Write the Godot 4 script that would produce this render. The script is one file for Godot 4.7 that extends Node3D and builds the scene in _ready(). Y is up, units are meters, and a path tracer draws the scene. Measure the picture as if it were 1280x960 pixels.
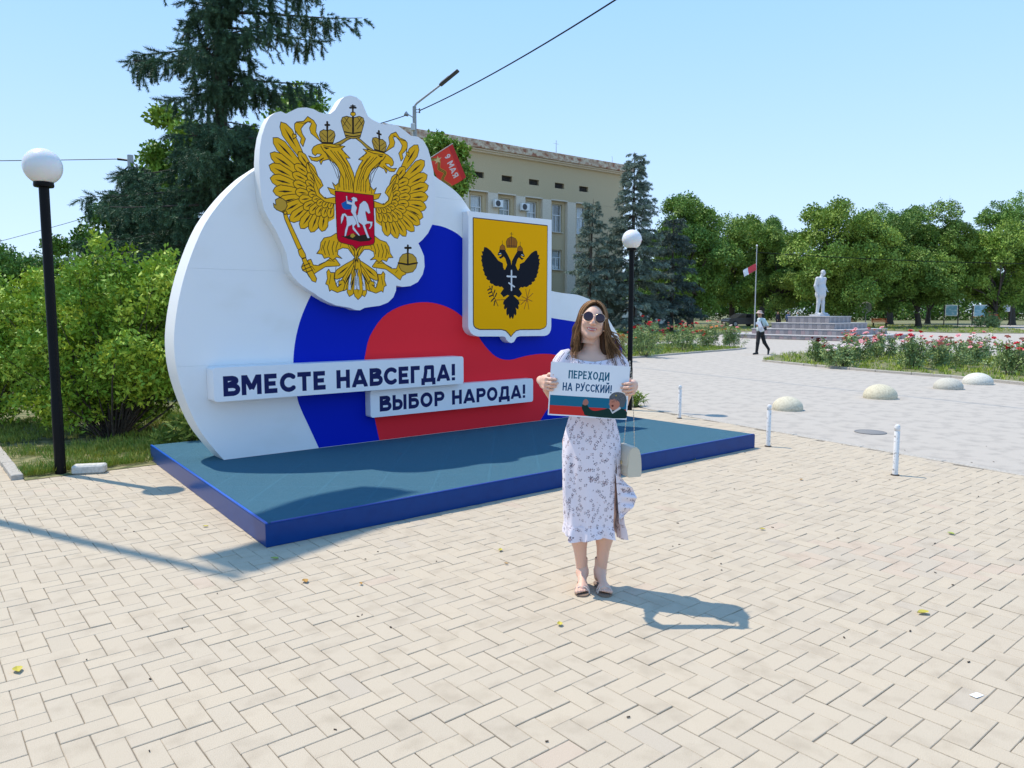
extends Node3D
# A sunny town square: a curved display board on a blue carpeted platform, a woman holding a poster, a paved foreground, an office block, a monument and trees.

const U := Vector3(0.7706, 0.0, -0.6373)    # along the front of the platform, the way the paving runs
const V := Vector3(0.6373, 0.0, 0.7706)     # out of its front
const CORNER := Vector3(-1.694, 0.0, -5.009) # near corner of the platform
const GRID_YAW := 0.6911

# ------------------------------------------------------------------ mesh building
class MB:
	var v := PackedVector3Array()
	var n := PackedVector3Array()
	var t := PackedVector2Array()
	var c := PackedColorArray()
	var tint := Color.WHITE
	func tri(a: Vector3, b: Vector3, d: Vector3, na: Vector3, nb: Vector3, nd: Vector3, ua := Vector2.ZERO, ub := Vector2.ZERO, ud := Vector2.ZERO) -> void:
		if (b - a).cross(d - a).dot(na + nb + nd) > 0.0:
			v.append(a); v.append(d); v.append(b)
			n.append(na); n.append(nd); n.append(nb)
			t.append(ua); t.append(ud); t.append(ub)
		else:
			v.append(a); v.append(b); v.append(d)
			n.append(na); n.append(nb); n.append(nd)
			t.append(ua); t.append(ub); t.append(ud)
		c.append(tint); c.append(tint); c.append(tint)
	func quad(a: Vector3, b: Vector3, d: Vector3, e: Vector3, nn: Vector3) -> void:
		tri(a, b, d, nn, nn, nn, Vector2(0, 1), Vector2(1, 1), Vector2(1, 0))
		tri(a, d, e, nn, nn, nn, Vector2(0, 1), Vector2(1, 0), Vector2(0, 0))
	func quadn(p: Array, q: Array) -> void:
		tri(p[0], p[1], p[2], q[0], q[1], q[2])
		tri(p[0], p[2], p[3], q[0], q[2], q[3])
	func box(ctr: Vector3, s: Vector3, ch := 0.0, b := Basis.IDENTITY) -> void:
		var h = s * 0.5
		var ax = [b.x, b.y, b.z]
		var hs = [h.x, h.y, h.z]
		for i in 3:
			var j = (i + 1) % 3
			var k = (i + 2) % 3
			for sg in [-1.0, 1.0]:
				var o = ctr + ax[i] * hs[i] * sg
				var e1 = ax[j] * (hs[j] - ch)
				var e2 = ax[k] * (hs[k] - ch)
				quad(o - e1 - e2, o + e1 - e2, o + e1 + e2, o - e1 + e2, ax[i] * sg)
				if ch > 0.0:
					for sh in [-1.0, 1.0]:
						var p1 = ctr + ax[i] * hs[i] * sg + ax[j] * (hs[j] - ch) * sh
						var p2 = ctr + ax[i] * (hs[i] - ch) * sg + ax[j] * hs[j] * sh
						quad(p1 - e2, p1 + e2, p2 + e2, p2 - e2, (ax[i] * sg + ax[j] * sh).normalized())
						if i == 0:
							for sk in [-1.0, 1.0]:
								var q1 = p1 + e2 * sk
								var q2 = p2 + e2 * sk
								var q3 = ctr + ax[0] * (hs[0] - ch) * sg + ax[1] * (hs[1] - ch) * sh + ax[2] * hs[2] * sk
								var nn = (ax[0] * sg + ax[1] * sh + ax[2] * sk).normalized()
								tri(q1, q2, q3, nn, nn, nn)
	func tube(pts: Array, radii: Array, sides := 8, caps := true, flat := 1.0) -> void:
		var prev: Array = []
		var prevn: Array = []
		var side = Vector3.ZERO
		var run = 0.0
		for i in pts.size():
			var d: Vector3 = (pts[mini(i + 1, pts.size() - 1)] - pts[maxi(i - 1, 0)]).normalized()
			if i == 0:
				side = d.cross(Vector3.UP if absf(d.y) < 0.9 else Vector3.RIGHT).normalized()
			else:
				side = (side - d * side.dot(d)).normalized()
				run += (pts[i] - pts[i - 1]).length()
			var up = d.cross(side)
			var ring: Array = []
			var rn: Array = []
			for k in sides + 1:
				var a = TAU * k / sides
				var nn = side * cos(a) + up * sin(a)
				ring.append(pts[i] + (side * cos(a) + up * sin(a) * flat) * radii[i])
				rn.append(nn)
			if i > 0:
				for k in sides:
					var u0 = Vector2(float(k) / sides, run)
					var u1 = Vector2(float(k + 1) / sides, run)
					tri(prev[k], prev[k + 1], ring[k + 1], prevn[k], prevn[k + 1], rn[k + 1], u0, u1, u1)
					tri(prev[k], ring[k + 1], ring[k], prevn[k], rn[k + 1], rn[k], u0, u1, u0)
			if caps and (i == 0 or i == pts.size() - 1) and radii[i] > 0.0005:
				var nn = -d if i == 0 else d
				for k in sides:
					tri(pts[i], ring[k], ring[k + 1], nn, nn, nn)
			prev = ring
			prevn = rn
	func lathe(prof: Array, sides := 24, at := Vector3.ZERO, b := Basis.IDENTITY) -> void:
		for i in prof.size() - 1:
			var p = prof[i]
			var q = prof[i + 1]
			var sn = [_pn(prof, i, p, q, true), _pn(prof, i, p, q, false)]
			for k in sides:
				var a0 = TAU * k / sides
				var a1 = TAU * (k + 1) / sides
				var d0 = Vector3(cos(a0), 0, sin(a0))
				var d1 = Vector3(cos(a1), 0, sin(a1))
				var P = [d0 * p.x + Vector3.UP * p.y, d1 * p.x + Vector3.UP * p.y, d1 * q.x + Vector3.UP * q.y, d0 * q.x + Vector3.UP * q.y]
				var Q = [d0 * sn[0].x + Vector3.UP * sn[0].y, d1 * sn[0].x + Vector3.UP * sn[0].y, d1 * sn[1].x + Vector3.UP * sn[1].y, d0 * sn[1].x + Vector3.UP * sn[1].y]
				for m in 4:
					P[m] = at + b * P[m]
					Q[m] = b * Q[m]
				if p.x > 1e-5:
					tri(P[0], P[1], P[2], Q[0], Q[1], Q[2])
				if q.x > 1e-5:
					tri(P[0], P[2], P[3], Q[0], Q[2], Q[3])
	func _pn(prof: Array, i: int, p: Vector2, q: Vector2, first: bool) -> Vector2:
		var s = Vector2(q.y - p.y, p.x - q.x).normalized()
		var o = s
		if first and i > 0:
			o = Vector2(p.y - prof[i - 1].y, prof[i - 1].x - p.x).normalized()
		elif not first and i + 2 < prof.size():
			o = Vector2(prof[i + 2].y - q.y, q.x - prof[i + 2].x).normalized()
		return (s + o).normalized() if s.dot(o) > 0.75 else s
	func ball(ctr: Vector3, r: Vector3, b := Basis.IDENTITY, nu := 16, nv := 10) -> void:
		for i in nv:
			for k in nu:
				var P: Array = []
				var Q: Array = []
				for m in [[i, k], [i, k + 1], [i + 1, k + 1], [i + 1, k]]:
					var th = PI * m[0] / nv
					var ph = TAU * m[1] / nu
					var d = Vector3(sin(th) * cos(ph), cos(th), sin(th) * sin(ph))
					P.append(ctr + b * (d * r))
					Q.append((b * (d / r)).normalized())
				if i > 0:
					tri(P[0], P[1], P[2], Q[0], Q[1], Q[2])
				if i < nv - 1:
					tri(P[0], P[2], P[3], Q[0], Q[2], Q[3])
	# a flat outline given a thickness; uv of the two faces = (point - uv0) * uvs
	func extrude(poly: PackedVector2Array, z0: float, z1: float, uv0 := Vector2.ZERO, uvs := Vector2.ONE, soft := 0.8, back := true) -> void:
		var ix = Geometry2D.triangulate_polygon(poly)
		for k in range(0, ix.size(), 3):
			var P: Array = []
			var T: Array = []
			for m in 3:
				var p = poly[ix[k + m]]
				P.append(p)
				T.append(Vector2((p.x - uv0.x) * uvs.x, 1.0 - (p.y - uv0.y) * uvs.y))
			var f = Vector3(0, 0, 1)
			tri(Vector3(P[0].x, P[0].y, z1), Vector3(P[1].x, P[1].y, z1), Vector3(P[2].x, P[2].y, z1), f, f, f, T[0], T[1], T[2])
			if back:
				tri(Vector3(P[0].x, P[0].y, z0), Vector3(P[1].x, P[1].y, z0), Vector3(P[2].x, P[2].y, z0), -f, -f, -f, T[0], T[1], T[2])
		var sgn = 1.0 if Geometry2D.is_polygon_clockwise(poly) else -1.0
		var m = poly.size()
		for i in m:
			var a = poly[i]
			var b = poly[(i + 1) % m]
			var e = (b - a).normalized()
			var nn = Vector2(-e.y, e.x) * sgn
			var ep = (a - poly[(i + m - 1) % m]).normalized()
			var en = (poly[(i + 2) % m] - b).normalized()
			var n0 = Vector2(-ep.y, ep.x) * sgn
			var n1 = Vector2(-en.y, en.x) * sgn
			n0 = (nn + n0).normalized() if nn.dot(n0) > soft else nn
			n1 = (nn + n1).normalized() if nn.dot(n1) > soft else nn
			var A = Vector3(n0.x, n0.y, 0)
			var B = Vector3(n1.x, n1.y, 0)
			quadn([Vector3(a.x, a.y, z0), Vector3(b.x, b.y, z0), Vector3(b.x, b.y, z1), Vector3(a.x, a.y, z1)], [A, B, B, A])
	func flatpoly(poly: PackedVector2Array, y: float) -> void:   # points are (x, z)
		var ix = Geometry2D.triangulate_polygon(poly)
		for k in range(0, ix.size(), 3):
			tri(Vector3(poly[ix[k]].x, y, poly[ix[k]].y), Vector3(poly[ix[k + 1]].x, y, poly[ix[k + 1]].y), Vector3(poly[ix[k + 2]].x, y, poly[ix[k + 2]].y), Vector3.UP, Vector3.UP, Vector3.UP)
	func leaf(at: Vector3, dir: Vector3, side: Vector3, ln: float, w: float, bend := 0.15) -> void:
		var nn = side.cross(dir).normalized()
		var mid = at + dir * ln * 0.5 + nn * ln * bend
		var tip = at + dir * ln
		var l = mid + side * w * 0.5 + nn * w * 0.12
		var r = mid - side * w * 0.5 + nn * w * 0.12
		tri(at, l, mid, nn, nn, nn); tri(l, tip, mid, nn, nn, nn)
		tri(at, mid, r, nn, nn, nn); tri(mid, tip, r, nn, nn, nn)
	func mesh() -> ArrayMesh:
		var a: Array = []
		a.resize(Mesh.ARRAY_MAX)
		a[Mesh.ARRAY_VERTEX] = v
		a[Mesh.ARRAY_NORMAL] = n
		a[Mesh.ARRAY_TEX_UV] = t
		a[Mesh.ARRAY_COLOR] = c
		var ix = PackedInt32Array()
		ix.resize(v.size())
		for i in v.size():
			ix[i] = i
		a[Mesh.ARRAY_INDEX] = ix
		var m = ArrayMesh.new()
		m.add_surface_from_arrays(Mesh.PRIMITIVE_TRIANGLES, a)
		return m

# ------------------------------------------------------------------ smooth bodies: a distance field meshed as surface nets
class Field:
	var o: Vector3
	var c: float
	var nx: int
	var ny: int
	var nz: int
	var d := PackedFloat32Array()
	func _init(lo: Vector3, hi: Vector3, cell: float) -> void:
		o = lo; c = cell
		nx = int((hi.x - lo.x) / cell) + 2; ny = int((hi.y - lo.y) / cell) + 2; nz = int((hi.z - lo.z) / cell) + 2
		d.resize(nx * ny * nz)
		d.fill(9.0)
	func _put(i: int, e: float, k: float, cut: bool) -> void:
		if cut:
			var a = -d[i]
			var h = maxf(k - absf(a - e), 0.0) / k
			d[i] = -(minf(a, e) - h * h * k * 0.25)
		else:
			var a = d[i]
			var h = maxf(k - absf(a - e), 0.0) / k
			d[i] = minf(a, e) - h * h * k * 0.25
	func cap(a: Vector3, b: Vector3, ra: float, rb: float, k := 0.02, cut := false) -> void:
		var m = maxf(ra, rb) + k + 2.5 * c
		var lo = Vector3(minf(a.x, b.x), minf(a.y, b.y), minf(a.z, b.z)) - Vector3.ONE * m - o
		var hi = Vector3(maxf(a.x, b.x), maxf(a.y, b.y), maxf(a.z, b.z)) + Vector3.ONE * m - o
		var ab = b - a
		var l2 = maxf(ab.length_squared(), 1e-9)
		for z in range(maxi(0, int(lo.z / c)), mini(nz, int(hi.z / c) + 1)):
			for y in range(maxi(0, int(lo.y / c)), mini(ny, int(hi.y / c) + 1)):
				var row = (z * ny + y) * nx
				for x in range(maxi(0, int(lo.x / c)), mini(nx, int(hi.x / c) + 1)):
					var p = o + Vector3(x, y, z) * c - a
					var t = clampf(p.dot(ab) / l2, 0.0, 1.0)
					_put(row + x, (p - ab * t).length() - ra - (rb - ra) * t, k, cut)
	func ell(q: Vector3, r: Vector3, k := 0.02, b := Basis.IDENTITY, cut := false) -> void:
		var mr = maxf(r.x, maxf(r.y, r.z)) + k + 2.5 * c
		var lo = q - Vector3.ONE * mr - o
		var hi = q + Vector3.ONE * mr - o
		var bt = b.transposed()
		for z in range(maxi(0, int(lo.z / c)), mini(nz, int(hi.z / c) + 1)):
			for y in range(maxi(0, int(lo.y / c)), mini(ny, int(hi.y / c) + 1)):
				var row = (z * ny + y) * nx
				for x in range(maxi(0, int(lo.x / c)), mini(nx, int(hi.x / c) + 1)):
					var p = bt * (o + Vector3(x, y, z) * c - q)
					var k0 = (p / r).length()
					var k1 = (p / (r * r)).length()
					_put(row + x, k0 * (k0 - 1.0) / maxf(k1, 1e-6) if k0 > 0.02 else -minf(r.x, minf(r.y, r.z)), k, cut)
	func to(mb: MB, xf := Transform3D.IDENTITY, color = null) -> void:
		var ids := {}
		var P := PackedVector3Array()
		var G := PackedVector3Array()
		var sx = 1
		var sy = nx
		var sz = nx * ny
		var offs = [0, sx, sy, sx + sy, sz, sx + sz, sy + sz, sx + sy + sz]
		for z in nz - 1:
			for y in ny - 1:
				for x in nx - 1:
					var i = x + sy * y + sz * z
					var s0 = d[i] < 0.0
					if (d[i + 1] < 0.0) == s0 and (d[i + sy] < 0.0) == s0 and (d[i + sy + 1] < 0.0) == s0 and (d[i + sz] < 0.0) == s0 and (d[i + sz + 1] < 0.0) == s0 and (d[i + sz + sy] < 0.0) == s0 and (d[i + sz + sy + 1] < 0.0) == s0:
						continue
					var acc = Vector3.ZERO
					var cnt = 0
					for e in 12:
						var ax = e >> 2
						var r = e & 3
						var a: int
						if ax == 0:
							a = (r & 1) * 2 + (r >> 1) * 4
						elif ax == 1:
							a = (r & 1) + (r >> 1) * 4
						else:
							a = (r & 1) + (r >> 1) * 2
						var b = a + (1 << ax)
						var da = d[i + offs[a]]
						var db = d[i + offs[b]]
						if (da < 0.0) != (db < 0.0):
							var tt = da / (da - db)
							var p = Vector3(a & 1, (a >> 1) & 1, (a >> 2) & 1)
							p[ax] += tt
							acc += p
							cnt += 1
					acc /= cnt
					var g = Vector3(
						d[i + 1] - d[i] + d[i + 1 + sy] - d[i + sy] + d[i + 1 + sz] - d[i + sz] + d[i + 1 + sy + sz] - d[i + sy + sz],
						d[i + sy] - d[i] + d[i + sy + 1] - d[i + 1] + d[i + sy + sz] - d[i + sz] + d[i + sy + 1 + sz] - d[i + 1 + sz],
						d[i + sz] - d[i] + d[i + sz + 1] - d[i + 1] + d[i + sz + sy] - d[i + sy] + d[i + sz + sy + 1] - d[i + sy + 1])
					ids[i] = P.size()
					P.append(xf * (o + (Vector3(x, y, z) + acc) * c))
					G.append((xf.basis * g).normalized())
		for i in ids:
			var x = i % nx
			var y = (i / nx) % ny
			var z = i / sz
			for ax in 3:
				var st = [sx, sy, sz][ax]
				if (d[i] < 0.0) == (d[i + st] < 0.0):
					continue
				var s1 = [sy, sz, sx][ax]
				var s2 = [sz, sx, sy][ax]
				if not (ids.has(i - s1) and ids.has(i - s2) and ids.has(i - s1 - s2)):
					continue
				var q = [ids[i], ids[i - s1], ids[i - s1 - s2], ids[i - s2]]
				if color != null:
					mb.tint = color.call(xf.affine_inverse() * P[q[0]])
				mb.quadn([P[q[0]], P[q[1]], P[q[2]], P[q[3]]], [G[q[0]], G[q[1]], G[q[2]], G[q[3]]])
		mb.tint = Color.WHITE

# ------------------------------------------------------------------ flat print: polygons and strokes drawn into an image
class Canvas:
	var im: Image
	var w: int
	var h: int
	func _init(ww: int, hh: int, bg: Color) -> void:
		w = ww; h = hh
		im = Image.create_empty(w, h, false, Image.FORMAT_RGBA8)
		im.fill(bg)
	func poly(p: PackedVector2Array, col: Color, ylo := -1e9, yhi := 1e9) -> void:
		var lo = 1e9
		var hi = -1e9
		for q in p:
			lo = minf(lo, q.y); hi = maxf(hi, q.y)
		lo = maxf(lo, ylo); hi = minf(hi, yhi)
		for y in range(maxi(0, int(lo)), mini(h - 1, int(ceil(hi))) + 1):
			var yy = y + 0.5
			if yy < lo or yy > hi:
				continue
			var xs: Array = []
			for i in p.size():
				var a = p[i]
				var b = p[(i + 1) % p.size()]
				if (a.y <= yy) != (b.y <= yy):
					xs.append(a.x + (yy - a.y) / (b.y - a.y) * (b.x - a.x))
			xs.sort()
			for k in range(0, xs.size() - 1, 2):
				var x0 = clampi(int(round(xs[k])), 0, w)
				var x1 = clampi(int(round(xs[k + 1])), 0, w)
				if x1 > x0:
					im.fill_rect(Rect2i(x0, y, x1 - x0, 1), col)
	func disc(q: Vector2, r: float, col: Color) -> void:
		for y in range(int(q.y - r), int(q.y + r) + 1):
			var dy = y + 0.5 - q.y
			if absf(dy) < r and y >= 0 and y < h:
				var hw = sqrt(r * r - dy * dy)
				var x0 = clampi(int(round(q.x - hw)), 0, w)
				var x1 = clampi(int(round(q.x + hw)), 0, w)
				if x1 > x0:
					im.fill_rect(Rect2i(x0, y, x1 - x0, 1), col)
	func stroke(p: PackedVector2Array, wd: float, col: Color, rnd := true, ylo := -1e9, yhi := 1e9) -> void:
		for i in p.size() - 1:
			var e = (p[i + 1] - p[i]).normalized()
			var s = Vector2(-e.y, e.x) * wd * 0.5
			poly(PackedVector2Array([p[i] + s, p[i + 1] + s, p[i + 1] - s, p[i] - s]), col, ylo, yhi)
			if rnd and wd > 2.0:
				disc(p[i], wd * 0.5, col)
		if rnd and wd > 2.0:
			disc(p[p.size() - 1], wd * 0.5, col)
	func tex() -> ImageTexture:
		return ImageTexture.create_from_image(im)

func arc(cx: float, cy: float, rx: float, ry: float, a0: float, a1: float, m := 12) -> Array:
	var r: Array = []
	for i in m + 1:
		var a = deg_to_rad(lerpf(a0, a1, float(i) / m))
		r.append([cx + rx * cos(a), cy + ry * sin(a)])
	return r

# strokes of a heavy upright capital of height 1 and its width; s is half the stroke
func glyph(ch: String, s: float) -> Array:
	var e = 1.0 - s
	match ch:
		"В": return [0.74, [[[s, 0], [s, 1]], [[s, e]] + arc(0.42, 0.755, 0.2, e - 0.755, 90, -90) + [[s, 0.51]], [[s, 0.51]] + arc(0.46, 0.255 + s * 0.5, 0.28 - s * 0.4, 0.255 - s * 0.5, 90, -90) + [[s, s]]]]
		"М": return [0.98, [[[s, 0], [s, 1]], [[0.98 - s, 0], [0.98 - s, 1]], [[s * 0.9, 1.1], [0.49, 0.28], [0.98 - s * 0.9, 1.1]]]]
		"Е": return [0.66, [[[s, 0], [s, 1]], [[s, e], [0.64, e]], [[s, 0.5], [0.58, 0.5]], [[s, s], [0.66, s]]]]
		"С": return [0.8, [arc(0.47, 0.5, 0.47 - s, 0.5 - s, 48, 312, 24)]]
		"Т": return [0.72, [[[0.36, 0], [0.36, 1]], [[0, e], [0.72, e]]]]
		"Н": return [0.78, [[[s, 0], [s, 1]], [[0.78 - s, 0], [0.78 - s, 1]], [[s, 0.5], [0.78 - s, 0.5]]]]
		"А": return [0.9, [[[s * 0.4, -0.2], [0.08, 0.0], [0.45, 0.98], [0.47, 1.1]], [[0.9 - s * 0.4, -0.2], [0.82, 0.0], [0.45, 0.98], [0.43, 1.1]], [[0.2, 0.27], [0.7, 0.27]]]]
		"Г": return [0.6, [[[s, 0], [s, 1]], [[s, e], [0.6, e]]]]
		"Д": return [0.9, [[[0.04, s], [0.88, s]], [[s * 0.75, -0.2], [s * 0.75, s * 2]], [[0.9 - s * 0.75, -0.2], [0.9 - s * 0.75, s * 2]], [[0.72, s], [0.72, e], [0.28, e], [0.27, 0.6], [0.18, s]]]]
		"!": return [0.26, [[[0.13, 0.3], [0.13, 1.0]], [[0.13, 0.0], [0.13, 0.19]]]]
		"Ы": return [0.98, [[[s, 0], [s, 1]], [[s, 0.6]] + arc(0.38, 0.3 + s * 0.5, 0.22, 0.3 - s * 0.5, 90, -90) + [[s, s]], [[0.98 - s, 0], [0.98 - s, 1]]]]
		"Б": return [0.72, [[[s, 0], [s, 1]], [[s, e], [0.66, e]], [[s, 0.58]] + arc(0.42, 0.29 + s * 0.5, 0.3 - s * 0.6, 0.29 - s * 0.5, 90, -90) + [[s, s]]]]
		"О": return [0.9, [arc(0.45, 0.5, 0.45 - s, 0.5 - s, 0, 360, 32)]]
		"Р": return [0.72, [[[s, 0], [s, 1]], [[s, e]] + arc(0.42, 0.67, 0.3 - s * 0.6, e - 0.67, 90, -90) + [[s, 0.67 - (e - 0.67)]]]]
		"П": return [0.76, [[[s, 0], [s, 1]], [[0.76 - s, 0], [0.76 - s, 1]], [[s, e], [0.76 - s, e]]]]
		"Х": return [0.8, [[[s * 0.6, -0.1], [0.8 - s * 0.6, 1.1]], [[s * 0.6, 1.1], [0.8 - s * 0.6, -0.1]]]]
		"И": return [0.8, [[[s, 0], [s, 1]], [[0.8 - s, 0], [0.8 - s, 1]], [[s, 0.04], [0.8 - s, 0.96]]]]
		"Й": return [0.8, [[[s, 0], [s, 1]], [[0.8 - s, 0], [0.8 - s, 1]], [[s, 0.04], [0.8 - s, 0.96]], arc(0.4, 1.28, 0.16, 0.14, 200, 340, 8)]]
		"У": return [0.78, [[[s * 0.5, 1.1], [0.42, 0.36]], [[0.78 - s * 0.5, 1.1], [0.42, 0.36], [0.32, 0.14], [0.22, s], [0.08, s]]]]
		"К": return [0.76, [[[s, 0], [s, 1]], [[s, 0.42], [0.74, 1.12]], [[0.3, 0.56], [0.76, -0.12]]]]
		"Я": return [0.74, [[[0.74 - s, 0], [0.74 - s, 1]], [[0.74 - s, e]] + arc(0.34, 0.67, 0.3 - s * 0.6, e - 0.67, 90, 270) + [[0.74 - s, 0.67 - (e - 0.67)]], [[0.4, 0.36], [0.08, -0.1]]]]
		"9": return [0.66, [arc(0.33, 0.68, 0.33 - s, 0.32 - s, 0, 360, 20), [[0.66 - s, 0.68], [0.62 - s, 0.35], [0.5 - s, 0.14], [0.2, s]]]]
	return [0.36, []]

func write(cv: Canvas, text: String, x: float, base: float, width: float, height: float, col: Color, weight := 0.1, gap := 0.12, turn := 0.0) -> void:
	var total = -gap
	for ch in text:
		total += glyph(ch, weight)[0] + gap
	var kx = width / total
	var cs = cos(turn)
	var sn = sin(turn)
	var pen = 0.0
	for ch in text:
		var gl = glyph(ch, weight)
		for st in gl[1]:
			var p = PackedVector2Array()
			for q in st:
				var lx = (pen + q[0]) * kx
				var ly = -q[1] * height
				p.append(Vector2(x + lx * cs - ly * sn, base + lx * sn + ly * cs))
			var lo = -1e9
			var hi = 1e9
			if turn == 0.0:
				lo = base - height if ch != "Й" else base - 1.5 * height
				hi = base + (0.0 if ch != "Д" else height * 0.16)
			cv.stroke(p, weight * 2.0 * minf(kx, height), col, st.size() > 4 or turn != 0.0, lo, hi)
		pen += gl[0] + gap

func draw_art(cv: Canvas, art: Array, axis: Vector2, org: Vector2, ppm: float, pal: Array, lw: float) -> void:
	for s in art:
		for sg in [1.0, -1.0]:
			var mode = int(s[1])
			if (mode == 0 or mode == 2) and sg < 0.0:
				continue
			if mode == 3 and sg > 0.0:
				continue
			if mode == 3:
				sg = 1.0
			var k = 4 if s[0] != "f" else 3
			var p = PackedVector2Array()
			for i in range(k, s.size(), 2):
				p.append(Vector2((axis.x + s[i] * 0.001 * sg - org.x) * ppm, cv.h - (axis.y + s[i + 1] * 0.001 - org.y) * ppm))
			if s[0] == "f":
				var r = p[0]
				var tp = p[1]
				var e = tp - r
				var sd = Vector2(-e.y, e.x).normalized() * s[2] * 0.00132 * ppm * 0.5
				var f = PackedVector2Array([r + sd * 0.3, r + e * 0.45 + sd * 0.8, r + e * 0.75 + sd, r + e * 0.92 + sd * 0.62, tp, r + e * 0.92 - sd * 0.62, r + e * 0.75 - sd, r + e * 0.45 - sd * 0.8, r - sd * 0.3])
				cv.poly(f, pal[0])
				f.append(f[0])
				cv.stroke(f, lw, pal[1])
				cv.poly(PackedVector2Array([r + e * 0.38, r + e * 0.62 + sd * 0.16, r + e * 0.86, r + e * 0.62 - sd * 0.16]), pal[1])
			elif s[0] == "p":
				cv.poly(p, pal[int(s[2])])
				if s[3] > 0:
					p.append(p[0])
					cv.stroke(p, s[3] * 0.001 * ppm, pal[1])
			else:
				cv.stroke(p, s[3] * 0.001 * ppm, pal[int(s[2])])

# ------------------------------------------------------------------ nodes, names, materials
var taken := {}
func numbered(nm: String) -> String:
	var k = taken.get(nm, 0)
	taken[nm] = k + 1
	return nm if k == 0 else "%s_%03d" % [nm, k]

func tag(o: Node3D, label: String, category: String, group := "") -> void:
	o.set_meta("label", label)
	o.set_meta("category", category)
	if group != "":
		o.set_meta("group", group)

func thing(nm: String, label: String, category: String, at := Vector3.ZERO, yaw := 0.0, group := "") -> Node3D:
	var o = Node3D.new()
	o.name = numbered(nm)
	add_child(o, true)
	o.position = at
	o.rotation.y = yaw
	tag(o, label, category, group)
	return o

func part(par: Node, nm: String, m, mat: Material, at := Vector3.ZERO, b := Basis.IDENTITY) -> MeshInstance3D:
	var o = MeshInstance3D.new()
	o.mesh = m.mesh() if m is MB else m
	o.material_override = mat
	o.name = nm
	par.add_child(o, true)
	o.transform = Transform3D(b, at)
	return o

func single(nm: String, m, mat: Material, label: String, category: String, at := Vector3.ZERO, b := Basis.IDENTITY, group := "") -> MeshInstance3D:
	var o = part(self, numbered(nm), m, mat, at, b)
	tag(o, label, category, group)
	return o

func setting(nm: String, m, mat: Material) -> MeshInstance3D:
	var o = part(self, nm, m, mat)
	o.set_meta("kind", "structure")
	return o

func copies(par: Node, nm: String, m: Mesh, xfs: Array, cols: Array, mat: Material) -> MultiMeshInstance3D:
	var mm = MultiMesh.new()
	mm.transform_format = MultiMesh.TRANSFORM_3D
	mm.use_colors = true
	mm.mesh = m
	mm.instance_count = xfs.size()
	for i in xfs.size():
		mm.set_instance_transform(i, xfs[i])
		mm.set_instance_color(i, cols[i])
	var o = MultiMeshInstance3D.new()
	o.multimesh = mm
	o.material_override = mat
	o.name = nm
	par.add_child(o, true)
	o.set_meta("kind", "stuff")
	return o

func mt(r: float, g: float, b: float, rough := 0.7, metal := 0.0, spec := 0.5) -> StandardMaterial3D:   # linear base colour
	var m = StandardMaterial3D.new()
	m.albedo_color = Color(r, g, b).linear_to_srgb()
	m.roughness = rough
	m.metallic = metal
	m.metallic_specular = spec
	return m

func leafy(r: float, g: float, b: float, back := 0.35, rough := 0.55) -> StandardMaterial3D:
	var m = mt(r, g, b, rough, 0.0, 0.35)
	m.vertex_color_use_as_albedo = true
	m.backlight = Color(back * 0.8, back, back * 0.35)
	m.cull_mode = BaseMaterial3D.CULL_DISABLED
	return m

func noise(sd: int, freq: float, ramp: Array, oct := 4, size := 512, nrm := 0.0) -> NoiseTexture2D:
	var f = FastNoiseLite.new()
	f.seed = sd
	f.frequency = freq
	f.noise_type = FastNoiseLite.TYPE_SIMPLEX_SMOOTH
	f.fractal_octaves = oct
	var tx = NoiseTexture2D.new()
	tx.width = size
	tx.height = size
	tx.seamless = true
	tx.noise = f
	if nrm > 0.0:
		tx.as_normal_map = true
		tx.bump_strength = nrm
	else:
		var g = Gradient.new()
		var os = PackedFloat32Array()
		var cs = PackedColorArray()
		for r in ramp:
			os.append(r[0])
			cs.append(Color(r[1], r[2], r[3]).linear_to_srgb())
		g.offsets = os
		g.colors = cs
		tx.color_ramp = g
	return tx

func grained(m: StandardMaterial3D, tx: Texture2D, scale: float, nt: Texture2D = null, ns := 1.0) -> StandardMaterial3D:
	m.albedo_texture = tx
	m.uv1_triplanar = true
	m.uv1_world_triplanar = true
	m.uv1_scale = Vector3.ONE * scale
	if nt:
		m.normal_enabled = true
		m.normal_texture = nt
		m.normal_scale = ns
	return m

func loc(x: float, z: float, y := 0.0) -> Vector3:   # platform axes to world
	return CORNER + U * x + V * z + Vector3.UP * y

func pl(a: Array) -> PackedVector2Array:
	var p = PackedVector2Array()
	for i in range(0, a.size(), 2):
		p.append(Vector2(a[i], a[i + 1]))
	return p

func smooth(p: PackedVector2Array, per := 4) -> PackedVector2Array:
	var r = PackedVector2Array()
	for i in p.size() - 1:
		for k in per:
			r.append(p[i].cubic_interpolate(p[i + 1], p[maxi(i - 1, 0)], p[mini(i + 2, p.size() - 1)], float(k) / per))
	r.append(p[p.size() - 1])
	return r

func scaled(k: float, b := Basis.IDENTITY) -> Basis:
	return b * Basis.from_scale(Vector3.ONE * k)

func any_turn(r: RandomNumberGenerator) -> Basis:
	return Basis.from_euler(Vector3(r.randf() * TAU, r.randf() * TAU, r.randf() * TAU))

func ball_point(r: RandomNumberGenerator) -> Vector3:
	while true:
		var p = Vector3(r.randf_range(-1, 1), r.randf_range(-1, 1), r.randf_range(-1, 1))
		if p.length_squared() < 1.0:
			return p
	return Vector3.ZERO

func rng(s: int) -> RandomNumberGenerator:
	var r = RandomNumberGenerator.new()
	r.seed = s
	return r

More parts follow.
